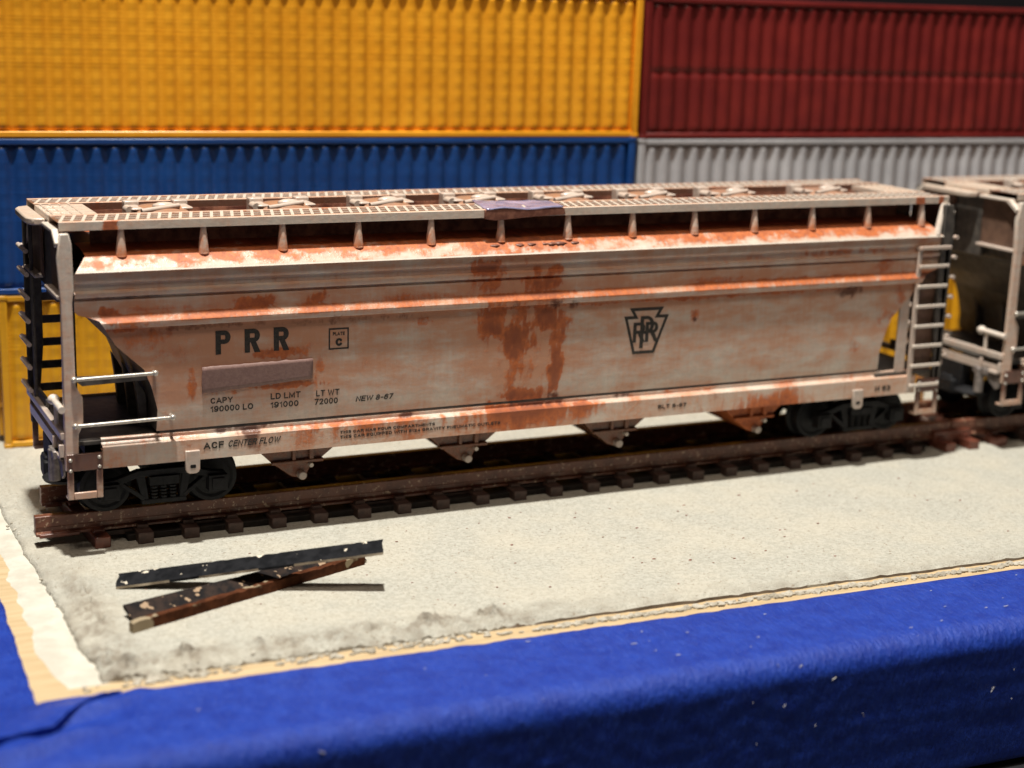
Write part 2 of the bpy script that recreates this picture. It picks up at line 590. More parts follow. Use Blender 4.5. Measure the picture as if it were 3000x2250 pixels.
# ------------------------------------------------------------------ sand: one sheet with a crumbled edge
ul_, vl_ = [], []
t = 0.0
while t < 260:
    ul_.append(t)
    t += 0.32 if t < 40 else (0.8 if t < 110 else 5)
t = 0.0
while t < 140:
    vl_.append(t)
    t += 0.28 if t < 9 else (0.5 if t < 20 else (0.9 if t < 50 else 5))
P = []
wear = []
for j, dv in enumerate(vl_):
    row = []
    for i, du in enumerate(ul_):
        ub = pad_left(dv + 2.7)
        vb = pad_front(du + 5)
        u = du + ub * max(0, 1 - du / 12) + 5 * min(1, du / 12)
        v = dv + vb * max(0, 1 - dv / 10) + 2.7 * min(1, dv / 10)
        x, y = bd(u, v)
        e = min(du / 1.0, dv)                # distance from the edge
        crust = 0.0
        rough = max(0, 1 - du / 7) * (0.4 + 0.6 * max(0, 1 - dv / 30)) + max(0, 1 - dv / 3.2) * (1.0 if u < 45 else 0.6)
        rough = min(1.2, rough)
        z = GZ + 0.03 * fbm(u * 1.5, v * 1.5) + 0.05 * fbm(u * 0.1, v * 0.1)
        lm = 1.7 if u < 45 and v < 9 else 1.0
        z += lm * rough * (0.16 * fbm(u * 0.8, v * 0.8, 4) + 0.13 * fbm(u * 2.2, v * 2.2, 2)) - 0.12 * rough
        if u < 60:                       # a crumbled crust heaped along the broken edges
            md = math.exp(-((dv - 2.4) / 1.3) ** 2) * max(0, min(1, (58 - u) / 20)) + 0.8 * math.exp(-((du - 2.2) / 1.8) ** 2) * max(0.25, min(1, (34 - dv) / 16))
            md *= max(0, 0.55 + 1.1 * fbm(u * 0.35, v * 0.35, 51))
            hb = fbm(u * 1.5, v * 1.5, 52)
            z += md * (0.40 + 0.75 * hb + 0.5 * abs(fbm(u * 3.2, v * 3.2, 53)))
            crust = md * max(0, 0.75 - 1.6 * hb)  # hollows of the crust darkened, relief shade put into the colour
            rough = min(1.2, rough + 0.4 * md)
        if 0.4 < dv < 3.2 and u < 40:
            z -= 0.35 * max(0, fbm(u * 0.5, v * 0.9, 21)) * (1 - u / 50)
        if e < 0.3:
            z -= 0.25
        row.append((x, y, z))
        wear.append(min(1, max(0, rough * (0.40 + 0.9 * fbm(u * 0.7, v * 0.7, 31)) + crust)))
    P.append(row)
mb = MB()
V = mb.grid(P)
lay = mb.wear
k_ = 0
for row in V:
    for q_ in row:
        w_ = wear[k_]
        q_[lay] = (w_, w_, w_, 1)
        k_ += 1
edge = [V[0][i] for i in range(len(V[0]))]
low = [mb.bm.verts.new((a.co.x, a.co.y - 0.004, (WZ - 0.05) * S)) for a in edge]
for a, b in zip(range(len(edge) - 1), range(1, len(edge))):
    f_ = mb.bm.faces.new((edge[a], edge[b], low[b], low[a]))
    if ul_[a] > 36 and fbm(ul_[a] * 0.15, 3.0) > -0.35:
        f_.material_index = 1  # darker brown on part of the sand's front side
edge2 = [V[j][0] for j in range(len(V))]
low2 = [mb.bm.verts.new((a.co.x - 0.004, a.co.y, (WZ - 0.05) * S)) for a in edge2]
for a, b in zip(range(len(edge2) - 1), range(1, len(edge2))):
    mb.bm.faces.new((edge2[a], edge2[b], low2[b], low2[a]))
tag(mb.build('sandy_ground', [M['sand'], M['sand_rim']], sharp=60), 'grey sandy ground spread over the board', kind='structure')

# ------------------------------------------------------------------ shipping containers
CA = R(-4.0)
C0 = Vector((-52.02, 32.2))
CL, CW, CH = 84.3, 17.2, 18.6


def container(label, s0, z0, mat, rail_mat, seam=False, bead=0.0, h=CH, door_bars=True):
    x = C0.x + s0 * math.cos(CA)
    y = C0.y + s0 * math.sin(CA)
    root = empty('shipping_container', (x, y, z0), CA)
    tag(root, label, 'container', 'stacked shipping containers')
    e = 0.9
    # corrugated sides
    pitch = 2.14

    def side(y_out, sgn, name):
        mb = MB()
        zs = [0.8 + (h - 1.6) * i / 46 for i in range(47)]
        nx = int((CL - 2 * e) / pitch)
        p = (CL - 2 * e) / nx
        rows = []
        for z in zs:
            row = []
            for i in range(nx):
                for t, d in ((0.0, 1.0), (0.1, 0.97), (0.2, 0.72), (0.3, 0.32), (0.4, 0.07), (0.5, 0.0), (0.6, 0.03), (0.7, 0.18), (0.8, 0.55), (0.9, 0.9)):
                    dd = 0.42 * d
                    if bead:
                        dd -= bead * (1 - d) * (0.5 + 0.5 * math.cos(2 * math.pi * z / 1.75))
                    if seam and abs(z - h * 0.47) < 0.35:
                        dd += 0.16
                    f_ = min(1, (z - 0.8) / 0.4, (h - 0.8 - z) / 0.4)
                    dd = dd * max(0, f_) + 0.62 * (1 - max(0, f_)) * 0.9
                    row.append((e + p * (i + t), y_out + sgn * (0.18 + dd), z))
            row.append((CL - e, y_out + sgn * 0.75, z))
            rows.append(row)
        mb.grid(rows)
        return mb.build(name, mat, root, sharp=80, recalc=False)
    fs = side(0.0, 1, 'front_side')
    bs = side(CW, -1, 'rear_side')
    for cx in (0, CL - e):
        for cy in (0, CW - e):
            mb = MB()
            mb.box(cx, cx + e, cy, cy + e, 0.55, h - 0.55)
            mb.build('corner_post', rail_mat, root, bevel=0.12)
            for cz in (0, h - 0.55):
                mb = MB()
                mb.box(cx - 0.06, cx + e + 0.06, cy - 0.06, cy + e + 0.06, cz, cz + 0.55)
                mb.build('corner_casting', rail_mat, root, bevel=0.1)
    for cy in (0.05, CW - e + 0.05):
        mb = MB()
        mb.box(e, CL - e, cy, cy + 0.75, 0.05, 0.8)
        mb.build('bottom_rail', rail_mat, root, bevel=0.15)
        mb = MB()
        mb.box(e, CL - e, cy + 0.02, cy + 0.75, h - 0.8, h - 0.04)
        mb.build('top_rail', rail_mat, root, bevel=0.15)
    mb = MB()
    mb.box(0.5, CL - 0.5, 0.8, CW - 0.8, h - 0.35, h - 0.12)
    mb.build('roof', mat, root)
    mb = MB()
    mb.box(0.5, CL - 0.5, 0.8, CW - 0.8, 0.3, 0.6)
    mb.build('floor', mat, root)
    # door end (left) and plain end (right)
    for cx, nm in ((0.25, 'door_end'), (CL - 0.65, 'blind_end')):
        mb = MB()
        mb.box(cx, cx + 0.4, e, CW - e, 0.5, h - 0.5)
        d = mb.build(nm, mat, root, bevel=0.1)
        if nm == 'door_end' and door_bars:
            for yy in (3.4, 6.6, 10.6, 13.8):
                mb = MB()
                mb.tube((-0.05, yy, 0.9), (-0.05, yy, h - 0.9), 0.28)
                for zz in (4.5, 9.5, 14.0):
                    mb.box(-0.3, 0.3, yy - 0.5, yy + 0.5, zz, zz + 0.6)
                mb.build('lock_bar', rail_mat, d, bevel=0.05)
    return root


Z1, Z2, Z3 = GZ, GZ + 18.98, GZ + 18.98 + 18.72
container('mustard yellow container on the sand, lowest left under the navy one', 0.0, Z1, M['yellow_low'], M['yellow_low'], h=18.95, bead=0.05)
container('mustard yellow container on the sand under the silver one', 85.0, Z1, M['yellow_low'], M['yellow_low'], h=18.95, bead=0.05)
container('navy blue container between two yellow ones', -0.9, Z2, M['blue'], M['blue'], h=18.7, bead=0.03)
container('pale silver grey container under the dark red one', 84.0, Z2, M['silver'], M['silver'], h=18.45)
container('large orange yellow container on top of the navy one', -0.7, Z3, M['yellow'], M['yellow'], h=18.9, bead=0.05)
container('dark oxblood red container on top of the silver one', 84.1, Z3 - 0.25, M['red'], M['red'], h=18.9, seam=True)

# ------------------------------------------------------------------ railway track
track = empty('railway_track', (0, 0, GZ))
tag(track, 'brown model railway track lying on the sand under the hopper cars', 'railway track')
RZ = -GZ                 # rail head above the track's own origin
prof = [(-0.85, -2.0), (0.85, -2.0), (0.85, -1.72), (0.42, -1.62), (0.42, -1.2), (0.5, -1.1), (0.5, -0.06), (0.42, 0), (-0.42, 0), (-0.5, -0.06), (-0.5, -1.1), (-0.42, -1.2), (-0.42, -1.62), (-0.85, -1.72)]
for yc, x0 in ((-5.0, -54.55), (5.0, -52.3)):
    mb = MB()
    mb.prism([(yc + a, b + RZ) for a, b in prof], x0, 62.4, 'x')
    mb.build('rail', M['rail'], track, bevel=0.05)
    mb = MB()
    mb.prism([(yc + a, b + RZ) for a, b in prof], 62.7, 200, 'x')
    mb.build('rail', M['rail'], track, bevel=0.05)
    mb = MB()                         # joiner where the two lengths meet
    mb.box(59.5, 65.5, yc - 1.15, yc - 0.55, 0.95, 2.2)
    mb.box(59.5, 65.5, yc + 0.55, yc + 1.15, 0.95, 2.2)
    mb.box(59.5, 65.5, yc - 1.15, yc + 1.15, 0.7, 1.1)
    mb.build('rail_joiner', M['rail_red'], track, bevel=0.15)
    mb = MB()                         # the bare feet of the left rail ends
    mb.box(x0 + 0.3, -50.2, yc - 0.98, yc + 0.98, 1.02, 1.42)
    mb.build('rail_foot', M['rail_red'], track, bevel=0.1)


def tie(xc, w=1.6, half=8.0, rz=0.0, dz=0.0, mat=None, ry=0.0):
    mb = MB()
    mb.box(-w / 2, w / 2, -half, half, 0.0, 1.2)
    for yc in (-5.0, 5.0):
        for s_ in (-1, 1):
            mb.box(-w * 0.36, w * 0.36, yc + s_ * 1.25 - 0.38, yc + s_ * 1.25 + 0.38, 1.1, 1.62)
    o = mb.build('tie', mat or M['tie'], track, bevel=0.1)
    o.location = (xc * S, 0, dz * S)
    o.rotation_euler = (0, ry, rz)
    return o


for x0, x1 in ((-45.6, 57.6), (72.6, 198.0)):  # black strips between the rails, painting the shade under each car
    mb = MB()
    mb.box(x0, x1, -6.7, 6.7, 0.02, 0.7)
    mb.build('under_car_shade', M['base'], track, bevel=0.1)
random.seed(3)
for i in range(50):
    xc = -48.62 + 4.72 * i
    if i == 0:
        tie(xc - 0.2, rz=R(3.5), dz=-0.02, mat=M['rail_red'])
    elif 59 < xc < 70:
        tie(xc + (0.4 if xc < 64 else -0.2), half=8.4, rz=R(random.uniform(-5, 5)), mat=M['rail_red'])
    else:
        tie(xc + random.uniform(-0.12, 0.12), rz=R(random.uniform(-0.8, 0.8)), dz=-0.05)
for yc in (-5.0, 5.0):
    for i in range(49):
        xc = -48.62 + 4.72 * i
        if (i % 2 == 0) == (yc < 0) and not 55 < xc < 72:
            mb = MB()
            mb.box(xc + 0.6, xc + 4.1, yc - 0.7, yc + 0.7, 0.5, 1.0)
            mb.build('tie_web', M['tie'], track)

# ------------------------------------------------------------------ the covered hopper car
WEAR = [(-9.03, 24.08, 1.76, 0.81, 0.9, 'r'), (-0.54, 23.58, 0.92, 0.55, 0.7, 'r'), (-2.95, 23.68, 0.6, 0.41, 0.4, 'r'), (-8.68, 22.18, 1.62, 0.74, 0.6, 'r'), (-1.99, 22.14, 2.28, 0.69, 0.8, 'r'), (-7.91, 20.93, 2.08, 0.21, 1, 'r'), (-1.18, 20.93, 2.75, 0.25, 1, 'r'), (-8.13, 18.77, 1.48, 1.51, 0.8, 'r'), (-8.09, 17.4, 1.33, 0.96, 0.9, 'r'), (-5.08, 16.26, 1.66, 1.81, 1, 'r'), (-5.62, 14.49, 0.76, 0.83, 0.9, 'r'), (-1.23, 18.24, 1.69, 1.25, 1, 'r'), (-0.68, 19.73, 1.07, 0.69, 0.9, 'd'), (1.63, 19.61, 0.77, 0.55, 0.8, 'd'), (-5.5, 19.85, 0.59, 0.55, 0.7, 'd'), (-3.55, 19.61, 0.53, 0.34, 0.6, 'd'), (-0.13, 17.62, 2.0, 0.83, 0.7, 'r'), (-0.21, 15.82, 0.93, 0.85, 0.7, 'r'), (-0.17, 13.15, 0.74, 2.27, 0.95, 'r'), (-0.24, 11.66, 0.73, 2.4, 1, 'r'), (-5.33, 12.81, 0.21, 1.54, 0.5, 'r'), (-5.72, 11.74, 0.47, 2.05, 0.6, 'r'), (-4.12, 9.73, 2.06, 0.71, 0.8, 'r'), (-5.48, 9.68, 1.02, 0.47, 0.8, 'r'), (-0.14, 9.26, 1.05, 0.48, 0.9, 'd'), (-2.54, 8.65, 3.48, 0.28, 0.9, 'd'), (-3.7, 7.55, 3.82, 0.76, 1, 'r'), (2.38, 7.78, 3.21, 0.41, 0.7, 'r'), (-8.6, 6.94, 2.03, 0.56, 0.8, 'r'), (5.97, 7.16, 3.63, 0.49, 0.4, 'r'), (26.48, 6.84, 3.3, 0.72, 1, 'r'), (27.93, 6.05, 4.03, 0.44, 0.8, 'r'), (17.59, 17.62, 0.67, 0.87, 0.6, 'r'), (17.63, 16.96, 0.3, 0.29, 1, 'd'), (39.36, 19.23, 2.21, 0.76, 0.85, 'd'), (33.74, 19.35, 1.26, 0.45, 0.4, 'r'), (40.74, 12.74, 1.12, 1.39, 0.35, 'r'), (45.1, 15.72, 1.9, 0.93, 0.5, 'r'), (47.09, 18.23, 0.77, 1.24, 0.5, 'r'), (38.7, 24.06, 6.47, 0.42, 0.5, 'r'), (44.24, 22.04, 1.5, 0.92, 0.5, 'r'), (20.59, 21.45, 3.39, 0.36, 0.5, 'r'), (32.7, 21.04, 12.83, 0.24, 0.7, 'r'), (-34.77, 21.52, 2.2, 0.63, 0.8, 'r'), (-32.96, 21.81, 0.52, 0.77, 0.8, 'r'), (-28.04, 21.81, 0.93, 0.64, 0.85, 'r'), (-28.9, 21.09, 1.59, 0.39, 0.6, 'r'), (-36.56, 20.92, 3.6, 0.23, 1, 'r'), (-27.57, 20.95, 1.87, 0.18, 0.8, 'r'), (-17.33, 21.27, 5.7, 0.53, 0.4, 'r'), (-24.2, 19.34, 9.04, 0.37, 0.6, 'd'), (-26.1, 19.51, 0.81, 0.52, 0.7, 'd'), (-32.2, 16.25, 3.04, 0.58, 0.75, 'r'), (-29.56, 16.21, 1.07, 0.79, 0.5, 'r'), (-27.82, 14.91, 0.54, 1.58, 0.45, 'r'), (-16.43, 18.7, 1.13, 0.54, 0.5, 'r'), (-49.33, 21.19, 0.89, 0.67, 1, 'r'), (-48.5, 20.9, 1.8, 0.25, 0.9, 'r'), (-47.93, 19.64, 1.8, 0.56, 0.7, 'r'), (-46.15, 18.79, 3.06, 1.49, 0.45, 'r'), (-43.12, 16.97, 2.24, 1.13, 0.35, 'r'), (-41.14, 13.61, 0.51, 1.63, 0.6, 'r'), (-38.0, 12.45, 2.24, 0.16, 0.5, 'r'), (-43.96, 10.56, 0.87, 0.89, 0.3, 'r'), (-31.22, 12.83, 3.61, 0.33, 0.8, 'r'), (-28.22, 13.05, 0.46, 0.89, 0.5, 'r'), (-20.45, 8.06, 4.81, 0.22, 0.5, 'r'), (-26.68, 8.29, 3.87, 0.21, 0.5, 'r'), (-28.96, 7.73, 1.22, 0.37, 0.4, 'r'), (-10.72, 7.54, 4.2, 0.55, 0.5, 'r'), (-6.54, 7.82, 2.04, 0.95, 0.9, 'r'), (-48.77, 7.12, 1.85, 0.44, 0.3, 'r'),
        (-35.4, 8.75, 1.9, 0.2, 1, 'd'), (-35.2, 8.15, 1.2, 0.25, 1, 'd'), (-38.0, 8.5, 0.7, 0.25, 0.8, 'd'), (-17.6, 8.45, 0.7, 0.2, 1, 'd'), (8.6, 8.5, 1.3, 0.2, 1, 'd'), (-45.5, 7.0, 3.4, 0.35, 0.35, 'd'), (-47.0, 22.9, 4.0, 0.16, 0.8, 'd'), (-44.0, 21.6, 4.5, 0.3, 0.4, 'r'), (24, 23.8, 9, 0.3, 0.3, 'r'), (-30, 23.9, 14, 0.18, 0.45, 'd'), (10, 23.9, 22, 0.15, 0.35, 'd'), (20, 19.45, 26, 0.22, 0.55, 'r'), (-40, 19.5, 7, 0.3, 0.7, 'd')]
XC = 1.8                         # the car's middle on the layout


def wear_at(x, z, up=0.0):
    """rust, dark rust, film at a point of the near side (car coordinates)"""
    j1 = fbm(x * 0.9, z * 0.7, 1.0) * 0.55 + fbm(x * 3.0, z * 0.9, 2.0) * 0.45
    drip = max(0.0, fbm(x * 2.6, z * 0.16, 50.0) + 0.05)
    j2 = fbm(x * 0.25, z * 0.6, 5.0)
    r = d = 0.0
    for cx, cz, rx, rz, s_, k in WEAR:
        dx, dz = (x - cx) / rx, (z - cz) / rz
        q = dx * dx + dz * dz
        if k == 'r' and rx > 0.6 and abs(dx) < 1.1 and -4.5 < dz < -0.4:
            r = max(r, s_ * 0.95 * drip * (1 - (-dz) / 4.5) * (1.1 - abs(dx)))
        if q < 6.0:
            q = math.sqrt(q) + j1
            w = max(0.0, min(1.0, (1.65 - q) / 1.25))
            w = w * w * (3 - 2 * w) * s_ * 0.95
            if k == 'r':
                r = max(r, w)
            else:
                d = max(d, w)
    f = 0.56 + 0.32 * j2
    c = math.exp(-((x + 4.6) / 4.4) ** 2)
    r += c * (0.20 + 0.42 * fbm(x * 0.9, z * 0.28, 17.0) + 0.15 * fbm(x * 1.5, z * 0.6, 23.0))
    d += max(0, 0.35 * c * fbm(x * 0.8, z * 0.35, 29.0))
    f += 0.5 * c
    if 18.3 < z < 19.8:
        f += 0.45 * (z - 18.3) / 1.5
    if 20.6 < z < 22.6:
        f += 0.22
    if 20.35 < z < 21.15:
        r = max(r, 0.32 + 0.35 * fbm(x * 0.12, 4.0) + (0.16 if x > -6 else 0.1))
    if z < 19.5:
        f += 0.24 * max(0, min(1, (z - 10.5) / 3.0)) * max(0, min(1, (-24 - x) / 6))
    if z < 19.5:
        f += (0.10 if x < 0 else 0.04) * max(0, min(1, (z - 10.5) / 3.0))
    r += 0.10 + 0.13 * j2 + 0.10 * max(0, fbm(x * 0.5, z * 0.5, 61))
    f -= 0.12 * max(0, min(1, (13.0 - z) / 3.0))
    f += up
    return r, d, max(0.0, f)


def paint_wear(bm, verts, fn):
    lay = bm.verts.layers.float_color.get('wear')
    for v in verts:
        r, d, f = fn(v.co.x / S, v.co.y / S, v.co.z / S)
        v[lay] = (r, d, f, 1)


SIDE = [(9.0, 9.30), (9.6, 9.38), (11, 9.50), (13, 9.60), (15, 9.66), (17, 9.68), (19.0, 9.66), (19.70, 9.62), (19.76, 9.66), (19.80, 10.1), (19.86, 10.2), (20.1, 10.26),
        (20.42, 10.26), (20.52, 10.2), (20.66, 10.05), (20.95, 9.80), (21.1, 9.72), (21.3, 9.70), (22.4, 9.72), (22.62, 9.72), (22.68, 9.55), (22.88, 9.52), (22.96, 9.88), (23.1, 9.95),
        (23.42, 9.95), (23.52, 9.85), (23.62, 9.66), (24.0, 9.62), (24.3, 9.68), (24.38, 9.86), (24.5, 9.92), (25.30, 9.94), (25.38, 9.94), (25.40, 10.28), (25.47, 10.34)]
ENDL = [(9.0, -43.0 - XC), (11.3, -42.9 - XC), (13.6, -43.45 - XC), (15.5, -44.2 - XC), (18.0, -46.85 - XC), (20.7, -48.5 - XC), (21.32, -50.5 - XC), (21.6, -50.75 - XC), (25.5, -50.75 - XC)]


def side_at(z):
    return lerp_table(SIDE, z)


def end_at(z):
    return lerp_table(ENDL, z)


car = empty('hopper_car', (XC, 0, 0))


def make_car(car):
    # ---- hull: two sides and the slope sheets at the ends, one skin
    zs = []
    for (a, _), (b, _) in zip(SIDE, SIDE[1:]):
        n = max(1, int(round((b - a) / 0.22)))
        zs += [a + (b - a) * i / n for i in range(n)]
    zs.append(SIDE[-1][0])
    mb = MB()

    def sheet(sy, nx):
        rows = []
        for z in zs:
            xl = end_at(z)
            y = side_at(z)
            rows.append([(xl + (-2 * xl) * i / nx, sy * y, z) for i in range(nx + 1)])
        return mb.grid(rows)
    near = sheet(-1, 420)
    far = sheet(1, 8)
    for col in (0, -1):
        for k in range(len(zs) - 1):
            a, b = near[k][col], near[k + 1][col]
            c, d = far[k][col], far[k + 1][col]
            mb.bm.faces.new((a, b, d, c)).material_index = 1
    paint_wear(mb.bm, mb.bm.verts, lambda x, y, z: wear_at(x, z) if y < 0 else (0.2, 0.1, 0.4))
    hull = mb.build('hull', [M['body'], M['shaded_paint']], car, sharp=28)

    # ---- hopper bottoms between the sills (closed under the hull)
    mb = MB()
    mb.box(-44.5, 44.5, -9.2, 9.2, 8.7, 9.02)
    mb.build('hull_floor', M['shaded_paint'], car)

    for y0, y1 in ((-4.15, -3.9), (4.6, 4.85)):
        mb = MB()
        mb.box(-49.8, 49.8, y0, y1, 27.1, 29.5)
        mb.build('hatch_coaming', M['coaming'], car)
    # ---- roof: curved sheet from eave to eave
    prof = [(-10.34, 25.47), (-10.15, 25.70), (-9.7, 26.15), (-9.2, 26.6), (-8.7, 26.95), (-8.0, 27.12), (-6.5, 27.25), (-3.5, 27.4), (0, 27.45)]
    full = prof + [(-a, b) for a, b in prof[-2::-1]]
    ys = []
    for (a, za), (b, zb) in zip(full, full[1:]):
        n = 4 if abs(a) > 8.6 and a < 0 else 1
        ys += [(a + (b - a) * i / n, za + (zb - za) * i / n) for i in range(n)]
    ys.append(full[-1])
    mb = MB()
    nx = 420
    rows = []
    for y, z in ys:
        xl = -51.3 + 1.1 * max(0, min(1, (z - 25.4) / 1.5)) * 0.0 - 0.0
        xl = (-50.75 - XC) + 1.3 * max(0, min(1, (z - 25.4) / 1.5))
        rows.append([(xl - 2 * xl * i / nx, y, z) for i in range(nx + 1)])
    mb.grid(rows)
    strut_x = [-45.94 - XC + 8.14 * i for i in range(13)]

    def roof_wear_shade(x, y, z):
        t = (z - 25.4) / 1.5
        near_strut = min(abs(x - s_) for s_ in strut_x)
        j = fbm(x * 0.35, y * 0.9, 3.0)
        j2 = fbm(x * 1.2, y * 1.2, 8.0)
        r = 0.18 + 0.55 * t + 0.40 * j + 0.3 * j2 * t + 0.16 * max(0, 1 - near_strut / 1.3) * t
        if x > 8:
            r += 0.10 * t
        c = math.exp(-((x + 4.5) / 4.8) ** 2)
        r += 0.55 * c * (0.55 + 0.6 * j2)
        f = 0.35 + 0.45 * t + 0.3 * j
        board_shade = 0.4 if z > 27.0 else 0.0  # roof under the running boards darkened, their shade put into the colour
        if z < 25.62:
            r *= 0.35
            f *= 0.3
        return max(0, r), board_shade + max(0, 0.4 * c * j2), max(0, f)
    paint_wear(mb.bm, mb.bm.verts, roof_wear_shade)
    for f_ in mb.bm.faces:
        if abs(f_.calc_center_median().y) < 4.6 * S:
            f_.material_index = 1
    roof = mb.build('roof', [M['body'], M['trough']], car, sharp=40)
    mb = MB()
    for x in (-8.0, -5.0, -3.4, -2.2, -0.8, 0.3, 1.6):
        mb.ball((x + random.uniform(-0.4, 0.4), -9.35, 26.35), random.uniform(0.25, 0.5), 2, (1.5, 0.8, 0.5), 0.5)
    o = mb.build('rust_scab', M['lip'], roof, sharp=80)
    o['label'] = 'crusty rust scabs under the roof patch'

    # ---- sills
    for sy in (1, -1):
        mb = MB(1, sy)
        poly = [(-10.0, 5.8), (-10.0, 7.95), (-9.9, 8.06), (-9.55, 8.1), (-9.3, 8.3), (-9.3, 8.62), (-9.2, 8.72), (-8.9, 8.72), (-8.9, 7.7), (-9.5, 7.6), (-9.5, 5.8)]
        n = 300
        rows = [[(-50.3 + 100.6 * i / n, y, z) for i in range(n + 1)] for y, z in poly + poly[:1]]
        V = mb.grid(rows)
        lay = mb.wear
        for v in mb.bm.verts:
            x, z = v.co.x / S, v.co.z / S
            r, d, f = wear_at(x, z)
            v[lay] = (r + 0.12 + 0.35 * max(0, fbm(x * 0.3, z * 0.8, 41)), d + 0.27 + 0.3 * fbm(x * 0.25, z * 0.9, 71), f + 0.10, 1)
        mb.build('side_sill', M['body'], car, sharp=30)
    mb = MB()
    mb.box(-50.5, 50.5, -1.6, 1.6, 5.0, 8.4)
    mb.build('center_sill', M['black'], car)

    # ---- the four outlet gates
    for cx in (-28.85, -9.5, 9.8, 29.15):
        mb = MB()
        out = [(-4.4, 5.75), (4.3, 5.75), (4.25, 5.0), (2.35, 3.55), (1.55, 3.35), (0.75, 1.85), (-0.35, 1.7), (-0.9, 1.85), (-3.0, 3.45), (-4.3, 4.75)]
        mb.prism([(cx + a, b) for a, b in out], -6.3, 6.3)
        mb.box(cx - 3.2, cx + 2.6, -6.75, -6.25, 3.35, 3.75)
        mb.box(cx - 0.9, cx - 0.5, -6.7, -6.25, 3.7, 5.75)
        mb.box(cx + 1.0, cx + 1.5, -6.7, -6.25, 3.7, 5.75)
        if cx > 20:                      # the last gate is freshly rusted
            for v in mb.bm.verts:
                v[mb.wear] = (0.5, -0.6, 0.3, 1)
        g = mb.build('outlet_gate', M['gate'], car, bevel=0.12)
        for sy in (-1, 1):
            mb = MB()
            mb.tube((cx + 0.15, sy * 5.9, 2.05), (cx + 0.15, sy * 7.1, 2.05), 0.52, 0.46, 14)
            mb.build('outlet_cap', M['trim'], g, bevel=0.1)
            mb = MB()
            mb.tube((cx + 1.15, sy * 6.2, 3.1), (cx + 1.15, sy * 6.95, 3.1), 0.26, seg=10)
            mb.build('latch_pin', M['pale'], g, bevel=0.05)

    # ---- running boards with their gratings
    def grate(mb, x0, x1, y0, y1, z, step, wdt, skew=0.0, cross=2):
        n = int((x1 - x0) / step)
        for i in range(n):
            x = x0 + (i + 0.5) * step
            a, b = x - wdt / 2, x + wdt / 2
            mb.prism([(a - skew, y0), (b - skew, y0), (b + skew, y1), (a + skew, y1)], z - 0.05, z + 0.09 + random.uniform(0, 0.05), 'z')
        for k in range(1, cross + 1):
            y = y0 + (y1 - y0) * k / (cross + 1)
            mb.box(x0, x1, y - 0.09, y + 0.09, z - 0.05, z + 0.075)
    for sy in (-1, 1):
        mb = MB()
        y0, y1 = (-9.2, -4.0) if sy < 0 else (4.7, 9.2)
        n = 220
        poly = [(y0, 29.42), (y0, 30.24), (y0 + 0.12, 30.3), (y0 + 0.5, 30.3), (y0 + 0.55, 30.2), (y1 - 0.55, 30.2), (y1 - 0.5, 30.3), (y1, 30.3), (y1, 29.42)]
        rows = [[(-53.7 + 107.4 * i / n, y, z) for i in range(n + 1)] for y, z in poly + poly[:1]]
        mb.grid(rows)
        mb.bm.faces.ensure_lookup_table()
        bm = mb.bm
        for side in (0, n):
            ring = [v for v in bm.verts if abs(v.co.x - (-53.7 + 107.4 * side / n) * S) < 1e-5]
        lay = mb.wear
        for v in bm.verts:
            x, y, z = v.co.x / S, v.co.y / S, v.co.z / S
            j = fbm(x * 0.3, y, 2.0)
            face = z < 30.25 and abs(y) > 9.1
            r = 0.20 + 0.45 * j if not face else max(0, 0.55 * max(0, fbm(x * 0.35, 3.3) - 0.25))
            f = 0.60 if not face else 0.30
            if face and (abs(x + 48.6) < 0.75 or abs(x - 49.3) < 0.5 or abs(x - 52.6) < 0.5):
                r = 0.9
            v[lay] = (r, 1.1 if (z < 30.0 and abs(y) < 6) else 0.95 if 30.15 < z < 30.25 and abs(y) < 9.1 else 0.0, f, 1)  # inner edges darkened as painted recess shade; gaps between the bars dirty
        grate(mb, -53.4, 53.4, y0 + 0.55, y1 - 0.5, 30.2, 1.05, 0.32, 0.55, 2)
        mb.build('running_board', M['body'], car, sharp=40)
        for x in (strut_x if True else []):
            mb = MB(1, 1)
            mb.tube((x, sy * 8.75, 26.75), (x, sy * 8.75, 29.44), 0.58, 0.27, 12)
            mb.ball((x, sy * 8.8, 26.75), 0.58, 2, (1, 1, 0.45))
            lay = mb.wear
            for v in mb.bm.verts:
                t = (v.co.z / S - 26.4) / 2.6
                v[lay] = (max(0.0, 0.60 - 0.8 * t), 0.05, 0.6 - 0.4 * t, 1)
            mb.build('board_bracket', M['pale'], car, sharp=50)
    for sx in (1, -1):
        # end walkway: wide platform across, then the narrower lip
        mb = MB(sx, sx)
        mb.prism([(-53.65, -3.95), (-48.8, -3.95), (-48.8, 4.65), (-53.65, 4.65)], 29.5, 30.2, 'z')
        grate(mb, -53.6, -48.9, -3.9, 4.6, 30.2, 0.95, 0.22, 0.0, 3)
        mb.build('end_walkway', M['board'], car, bevel=0.06)
        mb = MB(sx, sx)
        lip = [(-53.7, -2.0), (-54.9, -1.7), (-55.35, -0.6), (-55.4, 1.2), (-55.3, 6.5), (-54.9, 7.6), (-53.7, 8.4)]
        mb.prism(lip, 29.0, 29.7, 'z')
        mb.build('walkway_step', M['board'], car, bevel=0.15)

